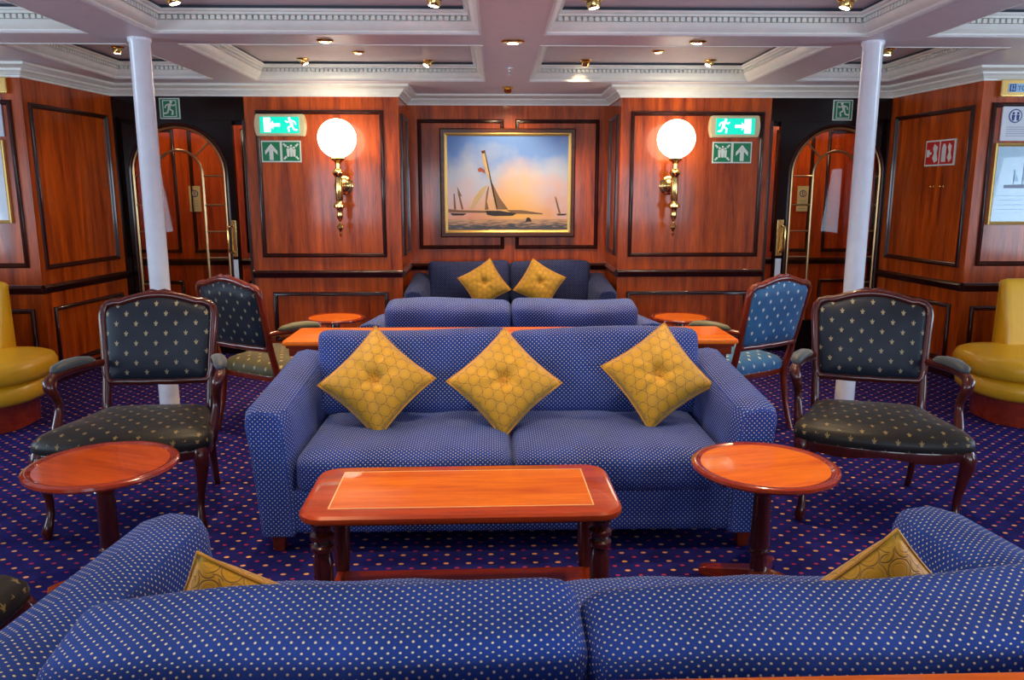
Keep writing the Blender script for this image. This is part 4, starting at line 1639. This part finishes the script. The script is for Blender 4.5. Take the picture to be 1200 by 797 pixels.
def muster_sign(x0, x1, z0, z1, arrow_left, label):
    t = thing('muster_sign', ((x0 + x1) / 2, YB, 0))
    hw = (x1 - x0) / 2
    cz, hz = (z0 + z1) / 2, (z1 - z0) / 2
    mb = MB()
    mb.box(-hw, hw, -0.012, 0.0, z0, z1, 0)
    b = mb.build('board', M['signwhite'], parent=t, bevel=0.002)
    mb = MB()
    y0, y1 = -0.0145, -0.0115
    for sx in (-1, 1):
        c = sx * hw * 0.5
        mb.box(c - hw * 0.44, c + hw * 0.44, -0.0132, -0.011, z0 + 0.012, z1 - 0.012, 0)
    ca = (-1 if arrow_left else 1) * hw * 0.5
    cp = -ca
    # arrow up
    mb.box(ca - 0.018, ca + 0.018, y0, y1, cz - 0.075, cz + 0.02, 1)
    mb.prism([(ca, cz + 0.068), (ca - 0.055, cz + 0.005), (ca - 0.055, cz - 0.03), (ca, cz + 0.025)], y0, y1, 1)
    mb.prism([(ca, cz + 0.068), (ca, cz + 0.025), (ca + 0.055, cz - 0.03), (ca + 0.055, cz + 0.005)], y0, y1, 1)
    # group of people and four corner arrows
    for dx, hh in ((-0.026, 0.0), (0.002, 0.012), (0.028, -0.004)):
        disc(mb, cp + dx, cz + 0.038 + hh, 0.010, y0, y1, 1, 12)
        mb.prism([(cp + dx - 0.014, cz + 0.024 + hh), (cp + dx - 0.010, cz - 0.045), (cp + dx + 0.010, cz - 0.045), (cp + dx + 0.014, cz + 0.024 + hh)], y0, y1, 1)
    for sx in (-1, 1):
        for sz in (-1, 1):
            c0 = (cp + sx * 0.066, cz + sz * 0.068)
            c1 = (cp + sx * 0.048, cz + sz * 0.050)
            limb(mb, c0, c1, 0.016, y0, y1, 1)
            tip = Vector((cp + sx * 0.040, cz + sz * 0.042))
            p = Vector(c1)
            nrm = Vector((sx * 1.0, -sz * 1.0)).normalized() * 0.015
            mb.prism([tuple(tip), tuple(p + nrm), tuple(p - nrm)], y0, y1, 1)
    mb.build('pictograms', [M['green'], M['signwhite']], parent=b, smooth=False)
    tag(t, label, 'safety sign', 'green muster signs')


muster_sign(-2.198, -1.845, 1.76, 1.95, True, 'green and white assembly point sign, arrow on its left half, under the left exit light')
muster_sign(1.875, 2.235, 1.755, 1.945, False, 'green and white assembly point sign, arrow on its right half, under the right exit light')


def door_sign(cx, fl_, label):
    t = thing('exit_sign', (cx, YB, 0))
    mb = MB()
    mb.box(-0.09, 0.09, -0.010, 0.0, 2.135, 2.315)
    b = mb.build('board', M['signwhite'], parent=t, bevel=0.002)
    mb = MB()
    mb.box(-0.080, 0.080, -0.0115, -0.009, 2.145, 2.305, 0)
    y0, y1 = -0.0135, -0.011
    # door outline with the figure running through
    mb.rect_sweep(-0.06, 0.062, 2.152, 2.296, [(0, 0), (0, 0.0135), (0.007, 0.0135), (0.007, 0)], mi=1)
    running_man(mb, 0.002, 2.225, 0.135, fl_, y0 - 0.0015, y1, 1)
    mb.build('pictogram', [M['green'], M['signwhite']], parent=b, smooth=False)
    tag(t, label, 'safety sign', 'running man signs')


door_sign(-2.985, 1, 'small green running man sign over the left glazed door')
door_sign(3.045, -1, 'small green running man sign over the right glazed door')

# fire fighting sign on the right side wall
xf, L = frame_xf(*RSIDE)
t = thing('fire_sign', tuple(xf @ Vector((0.735, 0, 1.815))), math.atan2(RSIDE[1][1] - RSIDE[0][1], RSIDE[1][0] - RSIDE[0][0]))
tag(t, 'red and white fire equipment sign on the right side wall panel', 'safety sign')
mb = MB()
mb.box(-0.185, 0.185, -0.012, 0, -0.105, 0.105)
b = mb.build('board', M['signwhite'], parent=t, bevel=0.002)
mb = MB()
for c in (-0.09, 0.09):
    mb.box(c - 0.082, c + 0.082, -0.0135, -0.011, -0.092, 0.092, 0)
y0, y1 = -0.0155, -0.013
mb.box(-0.16, -0.125, y0, y1, -0.03, 0.03, 1)
limb(mb, (-0.125, 0), (-0.10, 0), 0.02, y0, y1, 1)
mb.prism([(-0.07, 0.075), (-0.025, 0.05), (-0.035, 0.0), (-0.02, -0.06), (-0.055, -0.078), (-0.085, -0.04), (-0.068, 0.0), (-0.085, 0.04)], y0, y1, 1)
mb.prism([(0.03, 0.04), (0.045, 0.07), (0.065, 0.07), (0.08, 0.04), (0.08, -0.075), (0.03, -0.075)], y0, y1, 1)
mb.prism([(0.115, 0.075), (0.145, 0.05), (0.138, 0.0), (0.155, -0.05), (0.125, -0.078), (0.10, -0.04), (0.118, 0.0), (0.10, 0.045)], y0, y1, 1)
mb.build('pictograms', [M['red'], M['signwhite']], parent=b, smooth=False)
# two brass coat hooks below it
for dx in (-0.06, 0.06):
    o = MB()
    o.lathe([(0.012, 0.0), (0.012, 0.004), (0.005, 0.008), (0.005, 0.022), (0.010, 0.028), (0.009, 0.034), (0.003, 0.036)], 14, 0, Matrix.Rotation(PI / 2, 4, 'X'))
    h = o.build('coat_hook', M['brass'])
    h.location = xf @ Vector((0.745 + dx, 0, 1.54))
    h.rotation_euler = t.rotation_euler
    tag(h, 'tiny brass hook below the red fire sign, %s of the pair' % ('nearer the door' if dx < 0 else 'farther from the door'), 'hook', 'brass hooks')


def text_part(txt, size, parent, loc, mat, rot=(PI / 2, 0, 0)):
    cu = bpy.data.curves.new('lettering', 'FONT')
    cu.body = txt
    cu.size = size
    cu.extrude = 0.0006
    cu.align_x = 'LEFT'
    to = bpy.data.objects.new('lettering_source', cu)
    COL.objects.link(to)
    dg = bpy.context.evaluated_depsgraph_get()
    me = bpy.data.meshes.new_from_object(to.evaluated_get(dg))
    bpy.data.objects.remove(to)
    me.materials.clear()
    me.materials.append(mat)
    o = bpy.data.objects.new('lettering', me)
    COL.objects.link(o)
    o.parent = parent
    o.location = loc
    o.rotation_euler = rot
    return o


# notices and pictures on the outer frontal walls
def notice(x0, x1, z0, z1, label, s):
    t = thing('framed_notice', ((x0 + x1) / 2, YF, 0))
    hw = (x1 - x0) / 2
    mb = MB()
    mb.box(-hw, hw, -0.014, 0, z0, z1, 0)
    f = mb.build('sheet', M['paper'] if s > 0 else M['chart'], parent=t, bevel=0.002)
    mb = MB()
    y0, y1 = -0.017, -0.0135
    ex = -hw + 0.10 if s > 0 else hw - 0.10
    xf_ = None
    disc(mb, ex, z1 - 0.09, 0.052, y0, y1, 0, 24)
    disc(mb, ex, z1 - 0.09, 0.044, y0 - 0.001, y1, 1, 24)
    for dx in (-0.018, 0.018):
        disc(mb, ex + dx, z1 - 0.07, 0.010, y0 - 0.002, y1, 0, 12)
        mb.prism([(ex + dx - 0.013, z1 - 0.082), (ex + dx - 0.008, z1 - 0.125), (ex + dx + 0.008, z1 - 0.125), (ex + dx + 0.013, z1 - 0.082)], y0 - 0.002, y1, 0)
    for k in range(5):
        mb.box(-hw + 0.04, hw - 0.05 - 0.02 * (k % 2), y0 + 0.002, y1, z1 - 0.175 - 0.016 * k, z1 - 0.171 - 0.016 * k, 2)
    mb.build('print', [M['ink'], M['paper'], M['greyink']], parent=f, smooth=False)
    tag(t, label, 'notice')


notice(3.782, 4.13, 1.885, 2.16, 'pale blue notice with a dark round figure emblem, above the framed print at right', 1)
notice(-4.10, -3.772, 1.905, 2.185, 'pale notice above the gilt framed chart at the left edge', -1)


def framed_print(x0, x1, z0, z1, mat, label, ship):
    t = thing('picture_frame', ((x0 + x1) / 2, YF, 0))
    hw = (x1 - x0) / 2
    mb = MB()
    mb.rect_sweep(-hw, hw, z0, z1, [(0, 0), (0, 0.022), (0.010, 0.026), (0.020, 0.02), (0.026, 0.010), (0.026, 0.0)])
    mb.build('frame', M['goldframe'], parent=t, angle=30)
    mb = MB()
    mb.box(-hw + 0.015, hw - 0.015, -0.011, -0.001, z0 + 0.015, z1 - 0.015, 0)
    y0, y1 = -0.0125, -0.0105
    cz = (z0 + z1) / 2
    if ship:
        c = -hw + 0.20
        mb.prism([(c - 0.10, cz - 0.03), (c + 0.16, cz - 0.03), (c + 0.19, cz + 0.005), (c - 0.10, cz - 0.005)], y0, y1, 1)
        for dx, hh in ((-0.03, 0.11), (0.04, 0.16), (0.11, 0.12)):
            mb.box(c + dx, c + dx + 0.004, y0, y1, cz, cz + hh, 1)
            mb.prism([(c + dx + 0.006, cz + 0.02), (c + dx + 0.045, cz + 0.02), (c + dx + 0.006, cz + hh)], y0, y1, 2)
        for k in range(4):
            mb.box(-hw + 0.07, hw - 0.10, y0 + 0.001, y1, cz - 0.09 - 0.035 * k, cz - 0.085 - 0.035 * k, 2)
    else:
        for k in range(3):
            p = [(-hw + 0.04 + j * 0.03, cz + 0.10 - 0.12 * k + 0.02 * math.sin(j * 1.3 + k)) for j in range(int((2 * hw - 0.08) / 0.03))]
            for a_, b_ in zip(p[:-1], p[1:]):
                limb(mb, a_, b_, 0.004, y0 + 0.001, y1, 1 if k == 1 else 2)
    mb.build('print', [mat, M['greyink'], M['stickerblue']], parent=t, smooth=False)
    tag(t, label, 'framed print')


framed_print(3.755, 4.30, 1.245, 1.868, M['lightblue'], 'pale blue framed print of a sailing vessel on the right frontal wall', True)
framed_print(-4.25, -3.785, 1.262, 1.880, M['chart'], 'gilt framed pale chart on the left frontal wall', False)


def brass_sign(x0, x1, z0, z1, s, label):
    t = thing('brass_sign', ((x0 + x1) / 2, YF, 0))
    hw = (x1 - x0) / 2
    mb = MB()
    mb.box(-hw, hw, -0.04, 0, z0, z1)
    b = mb.build('brass_box', M['brass'], parent=t, bevel=0.008, seg=3)
    mb = MB()
    sx0, sx1 = (-hw + 0.055, hw - 0.02) if s > 0 else (-hw + 0.02, hw - 0.055)
    mb.box(sx0, sx1, -0.043, -0.039, z0 + 0.032, z1 - 0.030, 0)
    mb.box(sx0 + 0.008, sx0 + 0.055, -0.0445, -0.042, z0 + 0.037, z1 - 0.035, 1)
    disc(mb, sx0 + 0.022, z1 - 0.047, 0.006, -0.046, -0.044, 0, 10)
    mb.prism([(sx0 + 0.017, z1 - 0.055), (sx0 + 0.019, z0 + 0.042), (sx0 + 0.026, z0 + 0.042), (sx0 + 0.028, z1 - 0.055)], -0.046, -0.044, 0)
    disc(mb, sx0 + 0.041, z1 - 0.047, 0.006, -0.046, -0.044, 0, 10)
    mb.prism([(sx0 + 0.040, z1 - 0.055), (sx0 + 0.034, z0 + 0.045), (sx0 + 0.048, z0 + 0.045), (sx0 + 0.042, z1 - 0.055)], -0.046, -0.044, 0)
    st = mb.build('sticker', [M['stickerblue'], M['ink']], parent=b, smooth=False)
    text_part('TOILETS', 0.048, st, (sx0 + 0.068, -0.0445, z0 + 0.045), M['ink'])
    tag(t, label, 'sign')


brass_sign(3.733, 4.15, 2.210, 2.335, 1, 'polished brass sign with a blue toilets sticker under the cornice at right')
brass_sign(-4.10, -3.700, 2.215, 2.330, -1, 'polished brass sign under the cornice at the left edge')


# ------------------------------------------------------------------ ship painting
def painting_mat():
    m, nt, p = new_mat('seascape_sky')
    tc = N(nt, 'ShaderNodeTexCoord')
    sep = N(nt, 'ShaderNodeSeparateXYZ')
    nt.links.new(tc.outputs['Object'], sep.inputs[0])
    x, z = sep.outputs[0], sep.outputs[2]
    n1 = N(nt, 'ShaderNodeTexNoise')
    n1.inputs['Scale'].default_value = 3.2
    n1.inputs['Detail'].default_value = 6
    nt.links.new(tc.outputs['Object'], n1.inputs['Vector'])
    # blue top to pink, distorted by clouds
    h = math_node(nt, 'ADD', math_node(nt, 'MULTIPLY', z, 1.15), math_node(nt, 'MULTIPLY_ADD', n1.outputs['Fac'], 1.0, -0.5))
    cr = N(nt, 'ShaderNodeValToRGB')
    e = cr.color_ramp.elements
    e[0].position = 0.0
    e[0].color = (0.80, 0.25, 0.09, 1)
    e[1].position = 1.0
    e[1].color = (0.16, 0.34, 0.80, 1)
    for pos, c in ((0.25, (0.78, 0.44, 0.32)), (0.45, (0.68, 0.52, 0.54)), (0.68, (0.50, 0.58, 0.74))):
        q = e.new(pos)
        q.color = (*c, 1)
    nt.links.new(h, cr.inputs['Fac'])
    # golden cloud bank, right of centre
    g1 = ellipse(nt, x, z, 0.12, 0.40, 0.20, 0.27, 0.0, 0.45)
    n2 = N(nt, 'ShaderNodeTexNoise')
    n2.inputs['Scale'].default_value = 7
    n2.inputs['Detail'].default_value = 5
    nt.links.new(tc.outputs['Object'], n2.inputs['Vector'])
    g1n = math_node(nt, 'MULTIPLY', g1, math_node(nt, 'MULTIPLY_ADD', n2.outputs['Fac'], 1.6, -0.05))
    cl = N(nt, 'ShaderNodeClamp')
    nt.links.new(g1n, cl.inputs[0])
    c = mixc(nt, cl.outputs[0], cr.outputs['Color'], (0.92, 0.58, 0.30))
    # glow near the horizon
    g2 = ellipse(nt, x, z, 0.10, 0.20, 0.30, 0.14, -0.3, 0.8)
    c = mixc(nt, g2, c, (0.98, 0.50, 0.07))
    # sea
    seaf = math_node(nt, 'LESS_THAN', z, 0.150)
    mp = N(nt, 'ShaderNodeMapping')
    mp.inputs['Scale'].default_value = (6, 1, 50)
    nt.links.new(tc.outputs['Object'], mp.inputs['Vector'])
    n3 = N(nt, 'ShaderNodeTexNoise')
    n3.inputs['Scale'].default_value = 1.5
    n3.inputs['Detail'].default_value = 4
    nt.links.new(mp.outputs['Vector'], n3.inputs['Vector'])
    cr2 = N(nt, 'ShaderNodeValToRGB')
    e2 = cr2.color_ramp.elements
    e2[0].position = 0.38
    e2[0].color = (0.07, 0.06, 0.06, 1)
    e2[1].position = 0.62
    e2[1].color = (0.62, 0.34, 0.16, 1)
    nt.links.new(math_node(nt, 'ADD', n3.outputs['Fac'], math_node(nt, 'MULTIPLY_ADD', z, 4.0, -0.42)), cr2.inputs['Fac'])
    c = mixc(nt, seaf, c, cr2.outputs['Color'])
    nt.links.new(c, p.inputs['Base Color'])
    setp(p, rough=0.45, coat=0.3, coatr=0.15)
    return m


M['picture'] = painting_mat()
M['sail'] = plain('painted_sail', (0.68, 0.50, 0.26), rough=0.6)
M['sailshade'] = plain('painted_sail_brown', (0.26, 0.15, 0.08), rough=0.6)
M['hull'] = plain('painted_hull', (0.045, 0.035, 0.035), rough=0.6)
M['flag'] = plain('painted_flag', (0.40, 0.10, 0.06), rough=0.6)
M['frameouter'] = wood('picture_frame_wood', (0.05, 0.012, 0.004), (0.13, 0.035, 0.01), 'X', 1.0, 0.4, 0.2, 0.15)

t = thing('ship_painting', (0.025, YA - 0.028, 1.08))
tag(t, 'gilt framed oil painting of tall sailing yachts at sunset, hanging in the alcove', 'painting')
PW, PH = 0.625, 0.985
mb = MB()
mb.rect_sweep(-PW - 0.045, PW + 0.045, -0.03, PH + 0.045, [(0, 0), (0, 0.035), (0.012, 0.045), (0.04, 0.040), (0.045, 0.03), (0.045, 0)])
mb.build('outer_frame', M['frameouter'], parent=t, angle=30)
mb = MB()
mb.rect_sweep(-PW - 0.002, PW + 0.002, 0.013, PH + 0.002, [(0, 0.0), (0, 0.040), (0.010, 0.042), (0.028, 0.030), (0.030, 0.02), (0.030, 0)])
mb.build('gilt_slip', M['goldframe'], parent=t, angle=30)
mb = MB()
mb.box(-PW + 0.02, PW - 0.02, -0.022, -0.002, 0.035, PH - 0.02, 0)
y0, y1 = -0.0235, -0.0215
S = lambda px, pz: (-PW + 0.028 + (px - 232) / 755 * (2 * PW - 0.056), 0.043 + (672 - pz) / 560 * (PH - 0.07))
# main yacht: mast, mainsail, jib, gaff sail, flags, hull (points read off the painting)
P_ = lambda pts, mi: mb.prism([S(*q) for q in pts][::-1], y0, y1, mi)
P_([(448, 200), (470, 210), (500, 330), (498, 372), (482, 350), (452, 262)], 1)
P_([(498, 372), (515, 395), (560, 480), (612, 548), (548, 548), (520, 470)], 2)
P_([(496, 400), (545, 545), (532, 545), (498, 420)], 1)
P_([(484, 398), (440, 425), (398, 480), (370, 546), (384, 550), (425, 500), (465, 440)], 1)
P_([(488, 405), (474, 450), (464, 550), (490, 548), (478, 500), (492, 420)], 2)
P_([(462, 195), (468, 195), (545, 548), (538, 548)], 3)
P_([(442, 200), (462, 196), (466, 212), (450, 216)], 4)
P_([(420, 305), (440, 296), (465, 312), (470, 335), (446, 322), (428, 325)], 4)
P_([(468, 555), (560, 556), (665, 572), (640, 586), (520, 588), (478, 580)], 3)
# ketch at left
P_([(268, 455), (276, 452), (284, 548), (270, 548)], 2)
P_([(292, 410), (322, 470), (310, 466), (330, 548), (318, 548), (296, 455)], 2)
P_([(245, 570), (350, 572), (330, 584), (260, 584)], 3)
# distant boat at right and the shore
P_([(905, 468), (916, 478), (945, 572), (932, 572), (918, 520)], 2)
P_([(918, 574), (985, 574), (975, 584), (925, 584)], 3)
P_([(235, 545), (300, 552), (470, 556), (470, 568), (235, 566)], 2)
P_([(600, 552), (700, 552), (830, 572), (830, 578), (640, 572)], 2)
P_([(722, 622), (728, 600), (742, 596), (756, 606), (760, 622)], 3)
mb.build('canvas', [M['picture'], M['sail'], M['sailshade'], M['hull'], M['flag']], parent=t, smooth=False)
